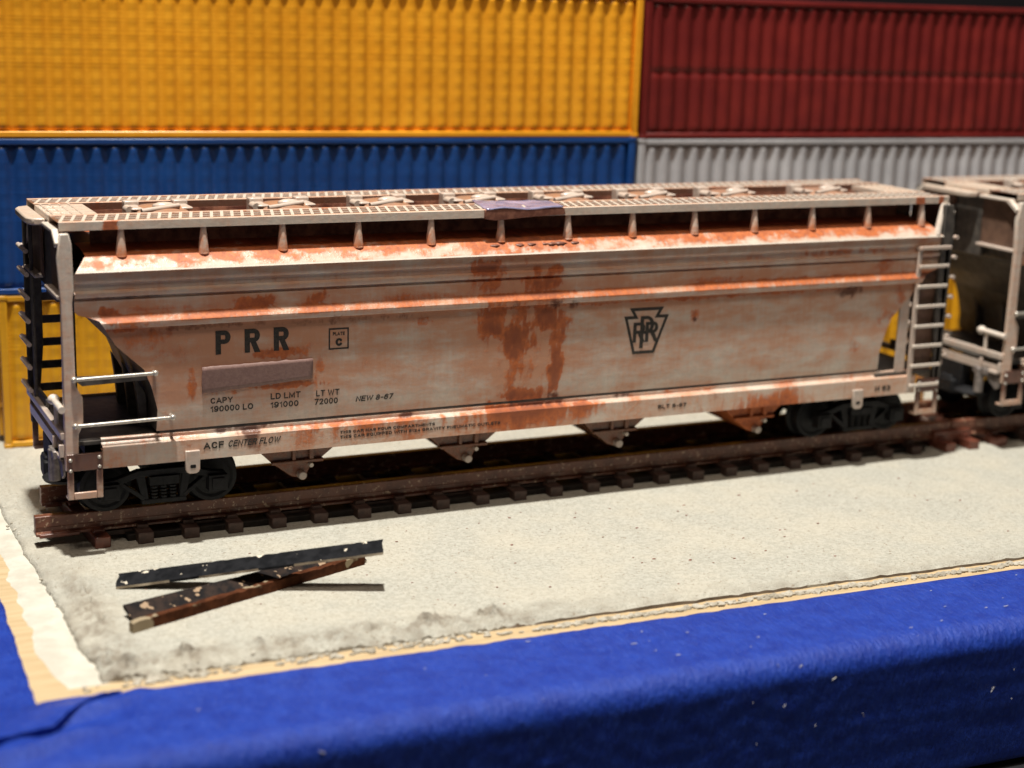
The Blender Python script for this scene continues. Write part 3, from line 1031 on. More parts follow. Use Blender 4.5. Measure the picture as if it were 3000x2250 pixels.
    # ---- hatches along the middle of the roof
    for hx in (-41.8, -28.5, -17.2, -6.1, 5.1, 16.2, 27.5, 41.2):
        mb = MB()
        mb.lathe([(3.0, 0), (3.0, 1.9), (3.25, 2.0), (3.25, 2.35), (2.9, 2.75), (2.2, 3.05), (1.2, 3.2), (0.2, 3.24)], (hx, 0.2, 27.3), 'z', 36)
        lay = mb.wear
        for v in mb.bm.verts:
            v[lay] = (0.12 + 0.3 * fbm(v.co.x * 6, v.co.y * 6, 1), 0, 0.35, 1)
        h = mb.build('hatch', M['hatch'], car, sharp=35)
        for dx in (-2.55, 2.55):
            mb = MB()
            mb.box(hx + dx - 0.75, hx + dx + 0.75, 1.6, 3.0, 28.9, 30.75)
            mb.box(hx + dx - 0.62, hx + dx + 0.62, -1.2, 1.7, 30.05, 30.35)
            mb.build('hinge', M['trim'], h, bevel=0.15)
        mb = MB()
        mb.tube((hx - 3.3, -0.9, 30.1), (hx - 3.3, 0.7, 30.1), 0.42)
        mb.tube((hx - 2.4, -2.2, 30.15), (hx + 1.6, -1.5, 30.55), 0.28)
        mb.ball((hx + 0.2, -0.9, 30.5), 0.7, 2, (1.8, 1, 0.6))
        mb.build('latch', M['trim'], h, sharp=50)

    # ---- the repaired spot on the near running board
    mb = MB()
    rows = []
    for j in range(13):
        t = j / 12
        row = []
        for i in range(29):
            u = i / 28
            x = -9.1 + 0.9 * (1 - t) * 0 + 9.2 * u + 0.9 * t - 0.6 * (1 - t) * 0
            y = -9.45 + 5.9 * t
            z = 30.42 + 0.16 * fbm(u * 3, t * 2.5, 6) + 0.35 * max(0, 0.22 - u) * 4 * t * 0.5 + 0.2 * math.sin(u * 7) * (1 - t) * 0.5
            row.append((x, y, z))
        rows.append(row)
    mb.grid(rows)
    o = mb.build('roof_patch', M['film'], car, sharp=60)
    o['label'] = 'glossy violet blue patch peeling on the running board'
    m_ = o.modifiers.new('thickness', 'SOLIDIFY')
    m_.thickness = 0.13 * S
    mb = MB()
    mb.prism([(-9.25, 29.30), (-9.25, 30.3), (-8.6, 30.36), (-4.0, 30.33), (0.3, 30.28), (0.45, 29.55), (-3.5, 29.38), (-8.0, 29.1)], -9.42, -9.1)
    mb.build('patch_lip', M['lip'], o, bevel=0.1)

    # ---- the lettering patch
    def side_y(z, lift):
        return -(side_at(z) + lift)
    mb = MB()
    n, m2 = 24, 6
    rows = []
    for j in range(m2 + 1):
        t = j / m2
        row = []
        for i in range(n + 1):
            u = i / n
            zl = 12.6 + (15.36 - 12.6) * t
            zr = 13.35 + (15.5 - 13.35) * t
            z = zl + (zr - zl) * u
            row.append((-38.4 - XC + 11.65 * u + (0.10 * fbm(z * 1.5, 2.0) if i in (0, n) else 0), side_y(z, 0.07), z + (0.10 * fbm(u * 14, t * 9.0) if j in (0, m2) else 0)))
        rows.append(row)
    mb.grid(rows)
    o = mb.build('number_patch', M['mauve'], car)
    o['label'] = 'blank mauve brown rectangle painted over the car number'
    m_ = o.modifiers.new('thickness', 'SOLIDIFY')
    m_.thickness = 0.09 * S
    m_.offset = 1

    # ---- trucks
    for tx in (-43.8, 43.8):
        tr = bpy.data.objects.new('truck', None)
        COL.objects.link(tr)
        tr.parent = car
        tr.location = (tx * S, 0, 0)
        for sy in (-1, 1):
            mb = MB(1, sy)
            y0, y1 = -7.9, -7.0
            top = [(-6.6, 3.0), (-6.4, 3.7), (-4.8, 3.9), (-2.6, 4.6), (2.6, 4.6), (4.8, 3.9), (6.4, 3.7), (6.6, 3.0), (4.9, 3.15), (2.4, 3.9), (-2.4, 3.9), (-4.9, 3.15)]
            mb.prism(top, y0, y1)
            for s_ in (-1, 1):
                mb.prism([(s_ * 4.7, 3.2), (s_ * 4.2, 3.0), (s_ * 1.9, 1.1), (s_ * 1.9, 1.75), (s_ * 4.6, 3.75)], y0 + 0.03, y1 - 0.03)
                mb.prism([(s_ * 1.55, 1.2), (s_ * 2.2, 1.2), (s_ * 2.9, 4.2), (s_ * 1.9, 4.2)], y0 + 0.06, y1 - 0.06)
                mb.box(s_ * 5.55 - 1.0, s_ * 5.55 + 1.0, -8.35, y1, 1.75, 3.5)
                mb.box(s_ * 5.55 - 0.65, s_ * 5.55 + 0.65, -8.5, -8.3, 2.0, 3.2)
            mb.box(-2.3, 2.3, y0 - 0.02, y1, 0.95, 1.45)
            mb.build('side_frame', M['black'], tr, bevel=0.08)
            mb = MB(1, sy)
            mb.box(-1.5, 1.5, -8.15, -7.2, 2.95, 3.85)
            mb.box(-0.08, 0.08, -8.22, -7.2, 2.9, 3.9)
            for k in (-0.95, 0, 0.95):
                for z in (1.5, 1.85, 2.2, 2.55):
                    mb.tube((k, -7.5, z), (k, -7.5, z + 0.2), 0.42, seg=10)
            mb.build('spring_group', M['black'], tr)
        for ax in (-5.55, 5.55):
            mb = MB()
            mb.tube((ax, -6.8, 2.62), (ax, 6.8, 2.62), 0.5)
            mb.build('axle', M['black'], tr)
            for sy in (-1, 1):
                mb = MB(1, sy)
                mb.lathe([(0.6, -6.0), (1.9, -5.85), (2.2, -6.0), (2.6, -5.95), (2.64, -4.6), (3.0, -4.35), (2.95, -4.0), (2.2, -3.95), (0.6, -4.2)], (ax, 0, 2.62), 'y', 40)
                mb.build('wheel', M['black'], tr, sharp=30)
        mb = MB()
        mb.box(-1.3, 1.3, -7.2, 7.2, 3.3, 5.2)
        mb.build('bolster', M['black'], tr)

    # ---- everything that stands at the two ends, turned half round for the other end
    for s_ in (1, -1):
        def E():
            return MB(s_, s_)
        ex = -54.0                              # end plane
        # platform deck
        mb = E()
        mb.box(-53.3, -44.3, -9.3, 9.6, 8.15, 8.5)
        mb.build('deck', M['shaded_paint'], car)
        mb = E()
        mb.box(ex - 0.1, ex + 0.55, -9.8, 9.8, 7.0, 8.15)
        mb.build('end_sill', M['trim'], car, bevel=0.1)
        mb = E()
        mb.prism([(ex - 0.35, 9.05), (ex + 0.25, 9.05), (ex + 0.25, 9.8), (ex - 0.35, 9.8)], -10.0, 10.0)
        mb.build('end_rail', M['trim'], car, bevel=0.1)
        mb = E()
        mb.box(ex + 0.1, ex + 0.5, 0.5, 6.6, 9.4, 10.6)
        mb.build('end_plate', M['shaded_paint'], car, bevel=0.08)
        for yy in (-5.2, 0.0, 5.2):
            mb = E()
            mb.prism([(-46.2, 14.3), (-44.9, 12.0), (-44.75, 8.5), (-45.6, 8.5), (-45.9, 12.0)], yy - 0.45, yy + 0.45)
            mb.build('slope_rib', M['shaded_paint'], car, bevel=0.1)
        # corner posts
        for sy in (-1, 1):
            mb = MB(s_, s_ * sy)
            w = 1.15 if sy < 0 else 1.5
            y0 = 10.15 * 1
            ysg = 1 if sy > 0 else 1
            pts = [(ex + 0.0, 5.9), (ex + w + 0.15, 5.9), (ex + w + 0.25, 9.5), (ex + w + 0.75, 10.6), (ex + w + 0.75, 13.2), (ex + w + 0.1, 14.4), (ex + w + 0.05, 22.6), (ex + w + 0.25, 24.0), (ex + w + 0.15, 28.3), (ex + w - 0.1, 29.3), (ex + 0.2, 29.3), (ex - 0.15, 27.0), (ex + 0.1, 23.0)]
            if sy > 0:
                pts = [(ex, 5.9), (ex + 1.0, 5.9), (ex + 1.1, 9.5), (ex + 1.55, 14.4), (ex + 1.6, 24.0), (ex + 1.5, 29.3), (ex + 0.2, 29.3), (ex - 0.1, 27.0)]
            mb.prism(pts, 9.55, 10.2)
            lay = mb.wear
            for v in mb.bm.verts:
                v[lay] = (0.0, 0.0, 0.3 if v.co.z < 2.3 else 0.0, 1)
            mb.build('corner_post', M['pale'] if sy < 0 else M['shaded_paint'], car, bevel=0.12)  # posts of the far corner take the paint with shade in its colour
        # upper end panel with a folded rim, on the near half, and the dark sheet beside it
        for sy in (-1, 1):
            mb = MB(s_, s_ * sy)
            mb.prism([(2.9, 23.0), (9.6, 23.2), (9.9, 24.0), (9.6, 28.4), (8.2, 29.35), (2.9, 29.35)], ex + 0.55, ex + 0.85, 'x')
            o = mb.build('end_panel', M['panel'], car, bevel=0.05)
            mb = MB(s_, s_ * sy)
            mb.prism([(2.8, 29.1), (7.9, 29.15), (9.35, 28.2), (9.7, 27.9), (10.0, 28.4), (8.4, 29.55), (2.8, 29.5)], ex - 0.25, ex + 0.75, 'x')
            mb.build('panel_rim', M['pale'], o, bevel=0.1)
            mb = MB(s_, s_ * sy)
            mb.prism([(2.9, 22.9), (9.7, 22.9), (9.7, 23.3), (2.9, 23.3)], ex - 0.2, ex + 0.75, 'x')
            mb.build('panel_lip', M['trim'], o, bevel=0.1)
        mb = E()
        mb.box(ex + 0.95, ex + 1.3, -2.9, 2.9, 21.4, 29.3)
        mb.build('center_panel', M['shaded_paint'], car, bevel=0.05)
        # small inverted V where the roof meets the end, near corner of the other end
        for sy in (1,):
            mb = MB(s_, s_ * sy)
            mb.tube((ex + 0.9, 9.15, 29.4), (ex + 0.15, 9.9, 25.2), 0.34, 0.3, 8)
            mb.tube((ex + 1.05, 9.1, 29.4), (ex + 2.3, 9.9, 25.6), 0.34, 0.45, 8)
            mb.build('end_brace', M['pale'], car, sharp=50)
        # near corner: handholds, bracket, stirrup
        for z, x1 in ((15.1, -43.25 - XC), (10.45, -41.6 - XC)):
            mb = E()
            mb.tube((-51.15 - XC, -10.45, z), (x1, -10.45, z + 0.12), 0.19, seg=10)
            mb.ball((-51.15 - XC, -10.45, z), 0.33)
            mb.ball((x1, -10.45, z + 0.12), 0.33)
            mb.tube((x1, -10.45, z + 0.12), (x1, -9.3, z + 0.12), 0.18, seg=8)
            mb.tube((-51.15 - XC, -10.45, z), (-51.15 - XC, -9.7, z), 0.18, seg=8)
            mb.build('grab_iron', M['chrome'], car, sharp=60)
        mb = E()
        mb.prism([(-51.4 - XC, 15.2), (-50.2 - XC, 14.2), (-43.3 - XC, 14.4), (-43.3 - XC, 14.9)], -9.5, -9.3)
        mb.build('end_plate', M['shaded_paint'], car)
        mb = E()
        mb.tube((ex - 0.15, -10.2, 12.1), (ex - 0.15, -5.8, 12.15), 0.36, seg=12)
        mb.ball((ex - 0.15, -5.7, 12.15), 0.62, 2, (1, 1, 0.9))
        mb.tube((ex - 0.1, -6.6, 12.0), (ex - 0.1, -6.6, 9.3), 0.24, seg=8)
        mb.build('uncoupling_lever', M['pale'], car, sharp=60)
        mb = E()
        mb.box(ex - 0.5, ex, -10.0, -6.1, 7.0, 7.4)
        mb.box(ex - 0.5, ex, -6.5, -6.1, 7.0, 8.6)
        mb.box(ex - 0.5, ex, -10.0, -9.6, 7.0, 8.6)
        mb.build('poling_bracket', M['trim'], car, bevel=0.08)
        for sy in (-1, 1):
            mb = MB(s_, s_ * sy)
            a, b = -52.05 - XC, -48.6 - XC
            y0, y1 = 10.02, 10.3
            mb.box(a, b, y0, y1, 5.85, 7.6)
            mb.box(a, a + 0.62, y0, y1, 2.95, 5.85)
            mb.box(b - 0.62, b, y0, y1, 2.95, 5.85)
            mb.box(a + 0.62, b - 0.62, y0, y1, 2.95, 3.65)
            mb.box(a, b, 9.2, y0, 2.95, 3.25)
            lay = mb.wear
            for v in mb.bm.verts:
                v[lay] = (0.1, 1.0 if v.co.z > 0.58 else 0.1, 0.3, 1)
            st = mb.build('stirrup_step', M['trim'], car, bevel=0.08)
            for rx, rz in ((a + 0.32, 7.0), (a + 0.32, 5.95), (b - 0.32, 7.15), (b - 0.32, 6.2)):
                mb = MB(s_, s_ * sy)
                mb.ball((rx, 10.32, rz), 0.2, 2)
                mb.build('rivet', M['chrome'], st, sharp=80)
            # jacking pad
            mb = MB(s_, s_ * sy)
            a, b = -40.35 - XC, -38.85 - XC
            pts = [(a, 6.9), (a, 4.95), (a + 0.15, 4.65), (a + 0.4, 4.5), (b - 0.4, 4.5), (b - 0.15, 4.65), (b, 4.95), (b, 6.9)]
            mb.prism(pts, 10.0, 10.4)
            pad = mb.build('jacking_pad', M['trim'], car, bevel=0.08)
            mb = MB(s_, s_ * sy)
            mb.prism([(a + 0.5, 5.1), (b - 0.5, 5.1), (b - 0.45, 5.28), (b - 0.5, 5.45), (a + 0.5, 5.45), (a + 0.45, 5.28)], 10.39, 10.43)
            mb.build('slot', M['black'], pad)
        # ladders on the far corner of this end
        lad = bpy.data.objects.new('side_ladder', None)
        COL.objects.link(lad)
        lad.parent = car
        for xx in (-53.35, -49.25):
            mb = E()
            mb.box(xx - 0.3, xx + 0.3, 9.85, 10.2, 6.0, 24.3)
            mb.build('stile', M['trim'] if s_ < 0 else M['shaded_paint'], lad, bevel=0.06)
        mb = E()
        mb.box(-53.7, -48.9, 9.4, 10.6, 23.9, 24.35)
        mb.build('top_step', M['trim'], lad, bevel=0.08)
        for k in range(7):
            z = 21.65 - 2.5 * k
            mb = E()
            hh = 0.4 if s_ < 0 else 0.85
            mb.prism([(10.25, z), (10.6, z), (10.6, z + hh), (10.25, z + hh)], -53.55, -49.05, 'x')
            mb.build('rung', M['pale'] if s_ < 0 else M['shaded_paint'], lad, bevel=0.06)  # far ladder takes the paint with shade in its colour
        if s_ < 0:
            mb = E()
            mb.box(-53.0, -49.4, 9.1, 9.35, 8.5, 23.6)
            mb.build('ladder_backing', M['panel'], car)
            mb = E()
            mb.box(-48.75, -47.35, 9.2, 9.6, 8.5, 19.5)
            mb.build('side_post', M['trim'], car, bevel=0.08)
        lad = bpy.data.objects.new('end_ladder', None)
        COL.objects.link(lad)
        lad.parent = car
        for yy in (5.6, 9.6):
            mb = E()
            mb.box(ex - 0.2, ex + 0.15, yy - 0.25, yy + 0.25, 9.6, 28.6)
            mb.build('stile', M['shaded_paint'], lad, bevel=0.06)
        for k in range(7):
            z = 25.3 - 2.48 * k
            mb = E()
            mb.tube((ex - 0.55, 5.5, z), (ex - 0.55, 10.4, z), 0.26, seg=10)
            mb.tube((ex - 0.55, 10.2, z), (ex, 10.0, z), 0.2, seg=8)
            mb.build('rung', M['trim'], lad, sharp=60)
        # coupler and brake gear
        mb = E()
        mb.box(ex - 0.1, ex + 1.2, -2.6, 2.0, 3.7, 7.0)
        mb.build('coupler_box', M['black'], car, bevel=0.15)
        mb = E()
        mb.box(ex - 0.5, ex + 0.4, -1.1, 1.1, 3.0, 5.0)
        mb.prism([(ex - 0.7, -1.6), (ex + 0.2, -1.9), (ex + 0.2, 1.7), (ex - 0.5, 1.7), (ex - 0.6, 0.2)], 2.7, 4.6, 'z')
        mb.build('coupler', M['black'], car, bevel=0.2)
        mb = E()
        mb.tube((ex - 0.4, -6.4, 7.3), (ex - 0.4, -6.4, 4.0), 0.6, seg=18)
        mb.box(ex - 0.8, ex, -8.0, -5.4, 6.6, 7.4)
        mb.prism([(-5.6, 6.7), (-9.7, 6.7), (-9.9, 5.4), (-9.2, 4.9), (-7.4, 6.2)], ex - 0.2, ex + 0.1, 'x')
        mb.build('brake_cylinder', M['steel'], car, bevel=0.1)
        mb = E()
        mb.lathe([(0.4, 0), (2.0, 0.25), (2.2, 0.6), (1.5, 1.0), (0.4, 1.1)], (ex + 1.0, -3.6, 2.9), 'z', 24)
        mb.build('trip_dish', M['black'], car)


# ---- lettering: plain stroked capitals, cut as flat raised strips
def arc(cx, cy, rx, ry, a0, a1, n=7):
    return [(cx + rx * math.cos(R(a0 + (a1 - a0) * k / n)), cy + ry * math.sin(R(a0 + (a1 - a0) * k / n))) for k in range(n + 1)]


GLYPH = {
    'A': (0.70, [[(0, 0), (0.35, 1), (0.70, 0)], [(0.13, 0.30), (0.57, 0.30)]]),
    'B': (0.58, [[(0, 0), (0, 1)], [(0, 1), (0.3, 1)] + arc(0.3, 0.77, 0.24, 0.23, 90, -90) + [(0, 0.54)], [(0.02, 0), (0.32, 0)] + arc(0.32, 0.27, 0.27, 0.27, -90, 90) + [(0, 0.54)]]),
    'C': (0.62, [arc(0.32, 0.5, 0.32, 0.5, 42, 318, 14)]),
    'D': (0.62, [[(0, 0), (0, 1)], [(0, 1), (0.26, 1)] + arc(0.26, 0.5, 0.36, 0.5, 90, -90, 10) + [(0, 0)]]),
    'E': (0.52, [[(0.52, 1), (0, 1), (0, 0), (0.52, 0)], [(0, 0.52), (0.46, 0.52)]]),
    'F': (0.50, [[(0.50, 1), (0, 1), (0, 0)], [(0, 0.5), (0.44, 0.5)]]),
    'G': (0.66, [arc(0.33, 0.5, 0.33, 0.5, 48, 330, 14) + [(0.63, 0.45), (0.36, 0.45)]]),
    'H': (0.60, [[(0, 0), (0, 1)], [(0.60, 0), (0.60, 1)], [(0, 0.52), (0.60, 0.52)]]),
    'I': (0.0, [[(0, 0), (0, 1)]]),
    'L': (0.48, [[(0, 1), (0, 0), (0.48, 0)]]),
    'M': (0.74, [[(0, 0), (0, 1), (0.37, 0.12), (0.74, 1), (0.74, 0)]]),
    'N': (0.60, [[(0, 0), (0, 1), (0.60, 0), (0.60, 1)]]),
    'O': (0.68, [arc(0.34, 0.5, 0.34, 0.5, 90, 450, 20)]),
    'P': (0.55, [[(0, 0), (0, 1)], [(0, 1), (0.28, 1)] + arc(0.28, 0.72, 0.27, 0.28, 90, -90) + [(0, 0.44)]]),
    'Q': (0.68, [arc(0.34, 0.5, 0.34, 0.5, 90, 450, 20), [(0.40, 0.25), (0.68, -0.04)]]),
    'R': (0.58, [[(0, 0), (0, 1)], [(0, 1), (0.28, 1)] + arc(0.28, 0.74, 0.27, 0.26, 90, -90) + [(0, 0.48)], [(0.30, 0.48), (0.58, 0)]]),
    'S': (0.54, [arc(0.27, 0.74, 0.25, 0.26, 25, 270, 9) + arc(0.27, 0.24, 0.28, 0.24, 90, -155, 9)]),
    'T': (0.58, [[(0, 1), (0.58, 1)], [(0.29, 1), (0.29, 0)]]),
    'U': (0.60, [[(0, 1), (0, 0.3)] + arc(0.30, 0.3, 0.30, 0.3, 180, 360, 9) + [(0.60, 1)]]),
    'V': (0.66, [[(0, 1), (0.33, 0), (0.66, 1)]]),
    'W': (0.94, [[(0, 1), (0.22, 0), (0.47, 0.95), (0.72, 0), (0.94, 1)]]),
    'Y': (0.64, [[(0, 1), (0.32, 0.46), (0.64, 1)], [(0.32, 0.46), (0.32, 0)]]),
    '0': (0.52, [arc(0.26, 0.5, 0.26, 0.5, 90, 450, 20)]),
    '1': (0.24, [[(0, 0.76), (0.2, 0.84), (0.24, 1), (0.24, 0)]]),
    '2': (0.52, [arc(0.26, 0.73, 0.25, 0.27, 165, -35, 9) + [(0.02, 0), (0.53, 0)]]),
    '3': (0.52, [arc(0.25, 0.76, 0.23, 0.24, 160, -75, 9) + [(0.26, 0.53)] + arc(0.25, 0.26, 0.27, 0.26, 75, -160, 9)]),
    '4': (0.56, [[(0.40, 0), (0.40, 1), (0, 0.26), (0.56, 0.26)]]),
    '5': (0.52, [[(0.48, 1), (0.10, 1), (0.04, 0.50)] + arc(0.25, 0.32, 0.27, 0.32, 125, -150, 10)]),
    '6': (0.52, [arc(0.30, 0.62, 0.27, 0.38, 40, 170, 7) + arc(0.26, 0.31, 0.26, 0.31, 170, 530, 18)]),
    '7': (0.50, [[(0, 1), (0.50, 1), (0.16, 0)]]),
    '8': (0.52, [arc(0.26, 0.76, 0.22, 0.24, 270, 630, 16), arc(0.26, 0.26, 0.26, 0.26, 90, 450, 16)]),
    '9': (0.52, [arc(0.22, 0.38, 0.27, 0.38, 220, 350, 7) + arc(0.26, 0.69, 0.26, 0.31, -10, 350, 18)]),
    '-': (0.30, [[(0, 0.42), (0.30, 0.42)]]),
}


def strip(pts, w):
    """outline quads of a mitred stroke of width w"""
    P = [Vector(p) for p in pts]
    closed = (P[0] - P[-1]).length < 1e-6
    if closed:
        P = P[:-1]
    n = len(P)
    L = []
    for k in range(n):
        a = P[k - 1] if (k or closed) else None
        b = P[(k + 1) % n] if (k < n - 1 or closed) else None
        d1 = (P[k] - a).normalized() if a is not None else None
        d2 = (b - P[k]).normalized() if b is not None else None
        d1 = d1 or d2
        d2 = d2 or d1
        n1, n2 = Vector((-d1.y, d1.x)), Vector((-d2.y, d2.x))
        m = n1 + n2
        dn = 1 + n1.dot(n2)
        m = m / dn if dn > 0.35 else m.normalized() * 1.5 if m.length > 1e-4 else n1
        ext = Vector((0, 0))
        if not closed and k == 0:
            ext = -d1 * w * 0.48
        if not closed and k == n - 1:
            ext = d2 * w * 0.48
        L.append((P[k] + m * w / 2 + ext, P[k] - m * w / 2 + ext))
    idx = range(n) if closed else range(n - 1)
    return [[L[k][0], L[(k + 1) % n][0], L[(k + 1) % n][1], L[k][1]] for k in idx]


def text_part(body, x0, x1, z0, z1, name='lettering', parent=None, bold=0.17, shear=0.0, y=None, lift=0.03, mat=None, label=None):
    w = bold
    adv = 0.0
    items = []
    for ch in body:
        if ch == ' ':
            adv += 0.38
            continue
        gw, strokes = GLYPH[ch]
        items.append((adv + w / 2, strokes))
        adv += gw + w + 0.13
    total = adv - 0.13
    h = z1 - z0
    kx = (x1 - x0) / total
    mb = MB()
    c = 0
    for ox, strokes in items:
        for st in strokes:
            c += 1
            for q in strip([(a, w / 2 + b * (1 - w)) for a, b in st], w):
                A, B = [], []
                for p in q:
                    x = x0 + (ox + p.x) * kx + shear * (p.y - 0.5) * h - XC
                    z = z0 + p.y * h
                    yy = -(side_at(z) if y is None else -y)
                    A.append(mb.v((x, yy - lift - 0.004 * (c % 3), z)))
                    B.append(mb.v((x, yy + 0.02, z)))
                mb.bm.faces.new(A)
                for k in (0, 2):
                    mb.bm.faces.new((A[k], A[k + 1], B[k + 1], B[k]))
    ob = mb.build(name, mat or M['ink'], parent or car, smooth=False)
    if label:
        ob['label'] = label
    return ob


def stroke_part(polys, name, parent, lift=0.035):
    """closed flat strips on the car side; polys are lists of (x,z) quads"""
    mb = MB()
    for p in polys:
        A = [mb.v((x - XC, -(side_at(z) + lift), z)) for x, z in p]
        B = [mb.v((x - XC, -(side_at(z) - 0.02), z)) for x, z in p]
        n = len(p)
        mb.bm.faces.new(A)
        for i in range(n):
            mb.bm.faces.new((A[i], A[(i + 1) % n], B[(i + 1) % n], B[i]))
    return mb.build(name, M['ink'], parent, smooth=False)


def letter_p(x, z, w, h, t, leg=False):
    """bold gothic P or R as quads"""
    Q = [[(x, z), (x + t, z), (x + t, z + h), (x, z + h)]]
    bt = h * 0.56                    # bowl height
    cx0 = x + w - bt / 2 * 0.9
    zc = z + h - bt / 2
    Q.append([(x + t, z + h - t * 0.82), (cx0, z + h - t * 0.82), (cx0, z + h), (x + t, z + h)])
    Q.append([(x + t, z + h - bt), (cx0, z + h - bt), (cx0, z + h - bt + t * 0.82), (x + t, z + h - bt + t * 0.82)])
    n = 10
    for i in range(n):
        a, b = -math.pi / 2 + math.pi * i / n, -math.pi / 2 + math.pi * (i + 1) / n
        ro, ri = bt / 2, bt / 2 - t * 0.82
        kx = (x + w - cx0) / ro
        kxi = max(0.1, (x + w - t - cx0) / ri)
        Q.append([(cx0 + kxi * ri * math.cos(a), zc + ri * math.sin(a)), (cx0 + kx * ro * math.cos(a), zc + ro * math.sin(a)),
                  (cx0 + kx * ro * math.cos(b), zc + ro * math.sin(b)), (cx0 + kxi * ri * math.cos(b), zc + ri * math.sin(b))])
    if leg:
        Q.append([(x + w - t * 1.05, z), (x + w + t * 0.1, z), (x + w * 0.62 + t * 0.3, z + h - bt + 0.1), (x + w * 0.36, z + h - bt + 0.1)])
    return Q


def car_lettering():
    for x, w, leg in ((-36.95, 1.55, False), (-33.95, 1.6, True), (-30.9, 1.6, True)):
        stroke_part(letter_p(x, 16.52, w, 2.42, 0.55, leg), 'road_letter', car)
    x0, x1, z0, z1, t = -25.0, -22.8, 16.25, 18.5, 0.15
    pl = stroke_part([[(x0, z0), (x1, z0), (x1, z0 + t), (x0, z0 + t)], [(x0, z1 - t), (x1, z1 - t), (x1, z1), (x0, z1)],
                      [(x0, z0 + t), (x0 + t, z0 + t), (x0 + t, z1 - t), (x0, z1 - t)], [(x1 - t, z0 + t), (x1, z0 + t), (x1, z1 - t), (x1 - t, z1 - t)]], 'plate_mark', car)
    text_part('PLATE', -24.55, -23.25, 17.72, 18.07, parent=pl, bold=0.2)
    text_part('C', -24.25, -23.5, 16.6, 17.42, parent=pl, bold=0.28)
    text_part('CAPY', -37.5, -35.2, 11.42, 12.02)
    text_part('190000 LO', -37.5, -33.05, 10.52, 11.15)
    text_part('LD LMT', -31.2, -28.0, 11.38, 12.02)
    text_part('191000', -31.2, -28.2, 10.45, 11.08)
    text_part('LT WT', -26.3, -23.75, 11.32, 11.98)
    text_part('72000', -26.45, -23.9, 10.4, 11.05)
    text_part('NEW 8-67', -21.85, -17.7, 10.4, 11.0, shear=0.18)
    text_part('ACF', -38.4, -36.3, 6.85, 7.55, y=-10.0, bold=0.2)
    text_part('CENTER FLOW', -35.8, -30.35, 6.88, 7.55, y=-10.0, bold=0.15, shear=0.3)
    text_part('THIS CAR HAS FOUR COMPARTMENTS', -23.8, -13.0, 7.2, 7.5, y=-10.0)
    text_part('THIS CAR EQUIPPED WITH 5124 GRAVITY PNEUMATIC OUTLETS', -23.8, -5.2, 6.66, 6.98, y=-10.0)
    text_part('BLT 8-67', 14.9, 18.7, 6.75, 7.2, y=-10.0)
    text_part('H 63', 45.95, 48.3, 6.42, 7.08, y=-10.0, bold=0.2)
    pts = [(10.73, 18.7), (15.17, 18.68), (14.62, 17.78), (15.87, 17.74), (14.17, 13.34), (11.37, 13.34), (10.06, 17.78), (11.3, 17.78)]
    n = len(pts)
    inn = []
    w = 0.34
    for i in range(n):
        p0, p1, p2 = (Vector(pts[(i + k) % n]) for k in (-1, 0, 1))
        d1, d2 = (p1 - p0).normalized(), (p2 - p1).normalized()
        n1, n2 = Vector((d1.y, -d1.x)), Vector((d2.y, -d2.x))
        m_ = (n1 + n2) / (1 + n1.dot(n2))
        inn.append(tuple(p1 + m_ * w))
    em = stroke_part([[pts[i], pts[(i + 1) % n], inn[(i + 1) % n], inn[i]] for i in range(n)], 'keystone_emblem', car)
    em['label'] = 'black keystone outline with interlaced letters'
    stroke_part(letter_p(12.2, 14.0, 1.8, 3.72, 0.46, False), 'monogram', em, 0.030)
    stroke_part(letter_p(11.3, 14.7, 1.55, 2.3, 0.42, True), 'monogram', em, 0.036)
    stroke_part(letter_p(12.9, 14.7, 1.65, 2.3, 0.42, True), 'monogram', em, 0.042)


random.seed(11)
make_car(car)
car_lettering()
tag(car, 'rust streaked white hopper car seen whole, with a mauve patch on its side', 'hopper car', 'hopper cars on the track')
car2 = copy_tree(car)
car2.location = ((XC + 118.3) * S, 0, 0)
tag(car2, 'second rusty hopper car cut off by the right edge of the photo', 'hopper car', 'hopper cars on the track')

mb = MB()
mb.box(61.3, 62.4, -0.9, 0.9, 4.4, 5.5)
mb.tube((61.8, 0, 4.4), (61.8, 0, 1.6), 0.35)
tag(mb.build('coupling_clip', M['brass'], car2 if False else None, bevel=0.15), 'small copper clip between the two hopper cars', 'coupling clip')


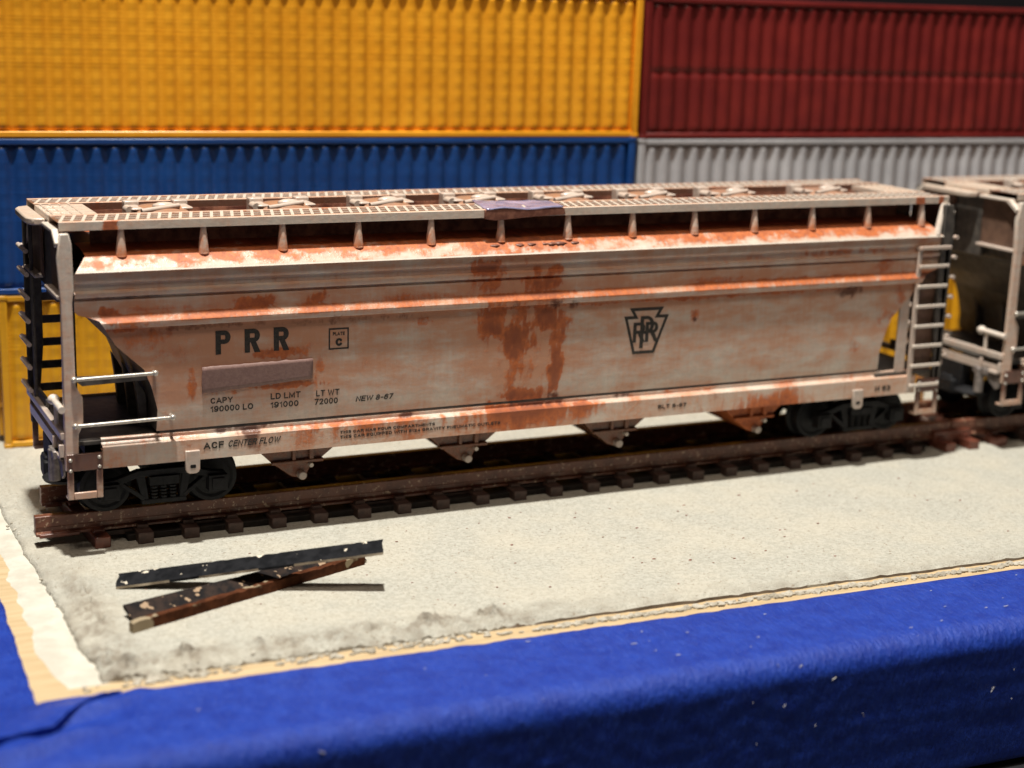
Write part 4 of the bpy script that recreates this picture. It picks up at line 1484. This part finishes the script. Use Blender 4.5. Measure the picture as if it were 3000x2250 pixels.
# ------------------------------------------------------------------ the three scrap beams in front of the track
def beam(p, q, h, w, mat, label, tilt=0.0, edge=None):
    """a flat bar: p, q are the middles of its two lower ends, w across, h thick; ends and edges a little ragged"""
    p, q = Vector(p), Vector(q)
    d = q - p
    L = d.length
    a = w / 2
    poly = [(-a, 0.0), (-a, h), (-a * 0.5, h + tilt * 0.25), (0, h + tilt * 0.5), (a * 0.5, h + tilt * 0.75), (a, h + tilt), (a, tilt * 0.9)]
    mb = MB()
    n = 90
    rows = []
    for k, (yy, zz) in enumerate(poly + poly[:1]):
        kk = k % len(poly)
        row = []
        for i in range(n + 1):
            x = L * i / n
            if i in (0, n):
                x += 0.25 * fbm(kk * 1.3, i * 0.1, 3)
            chip = max(0, fbm(x * 0.7, kk * 0.7, p.y) - 0.2) * 0.5
            row.append((x, yy * (1 - 0.25 * chip) + 0.04 * fbm(x * 0.3, kk, 3), zz - (chip * h * 0.6 if zz > 0 else 0)))
        rows.append(row)
    V = mb.grid(rows)
    for c in (0, n):
        mb.bm.faces.new([V[k][c] for k in range(len(poly))])
    bmesh.ops.remove_doubles(mb.bm, verts=mb.bm.verts, dist=1e-5)
    if edge:
        for f_ in mb.bm.faces:
            c_ = f_.calc_center_median()
            if c_.y < -a * 0.9 * S and fbm(c_.x * 1.1, p.y, 2) > -0.25:
                f_.material_index = 1
    o = mb.build('scrap_bar', [mat, edge] if edge else mat, sharp=30)
    o.location = p * S
    o.rotation_euler = (0, -math.asin(d.z / L), math.atan2(d.y, d.x))
    return tag(o, label, 'bar', 'scrap bars on the sand')


beam((-49.2, -19.0, GZ), (-26.0, -28.7, 0.62), 0.24, 2.0, M['beam_black'], 'flaking black scrap bar leaning across the other two', 0.62, M['edge'])
beam((-50.2, -27.8, GZ), (-25.2, -20.4, GZ), 0.28, 1.8, M['beam_dark'], 'chipped dark scrap bar on the sand, middle of the three', 0.85, M['edge'])
beam((-50.6, -30.9, GZ), (-25.4, -21.4, GZ), 1.0, 0.7, M['beam_brown'], 'rusty brown scrap bar on the sand, nearest the blue tape')

# ------------------------------------------------------------------ grit, specks, lint
random.seed(5)
mb = MB()
for i in range(2600):
    u = random.uniform(4, 150)
    v = pad_front(u) - (1.25 if u < 40 else 1.5) + random.random() * (1.1 if u < 40 else 0.7) + 0.25 * fbm(u * 0.3, 1.0)
    d = 0.55 + 0.6 * fbm(u * 0.13, 2.0) + (0.25 if u > 45 else -0.25)
    if random.random() > d:
        continue
    x, y = bd(u, v)
    r = random.uniform(0.10, 0.26)
    mb.ball((x, y, WZ + r * 0.4), r, 1, (random.uniform(1.0, 2.2), 1, 0.8), 0.7)
for i in range(40):
    v = random.uniform(2, 60)
    u = pad_left(v) + random.expovariate(0.6) - 0.3
    if u > 12:
        continue
    x, y = bd(u, v)
    r = random.uniform(0.05, 0.2)
    mb.ball((x, y, GZ - 0.12 + r * 0.2), r, 1, (1.2, 1, 0.7), 0.7)
for i in range(16):
    u = random.uniform(5, 30)
    x, y = bd(u, 3.0 + random.random() * 3.0)
    r = random.uniform(0.08, 0.28)
    mb.ball((x, y, GZ - 0.12 + r * 0.2), r, 1, (1.2, 1, 0.8), 0.7)
tag(mb.build('grit', M['grit'], smooth=False), 'crumbled grit along the broken sand edge', kind='stuff')
mb = MB()
for i in range(70):
    x, y = random.uniform(-50, 60), random.uniform(-38, -11)
    mb.ball((x, y, GZ + 0.03), random.uniform(0.06, 0.15), 1, (1.5, 1, 0.6), 0.6)
tag(mb.build('specks', M['speck'], smooth=False), 'dark red specks scattered over the sand', kind='stuff')
mb = MB()
for i in range(46):
    u = random.uniform(10, 110)
    s_ = random.uniform(1, 19)
    out, z = tape_profile(s_)
    x, y = bd(u, -out - (0.12 if out > 9.9 else 0))
    p = Vector((x, y, z + (0.14 if out <= 9.9 else 0)))
    d = Vector((random.uniform(-1, 1), 0.0, random.uniform(-1, 1) if out > 9.9 else 0)) * random.uniform(0.2, 0.7)
    mb.tube(p, p + d, 0.035, seg=5)
tag(mb.build('lint', M['lint']), 'fine pale lint stuck to the blue tape', kind='stuff')
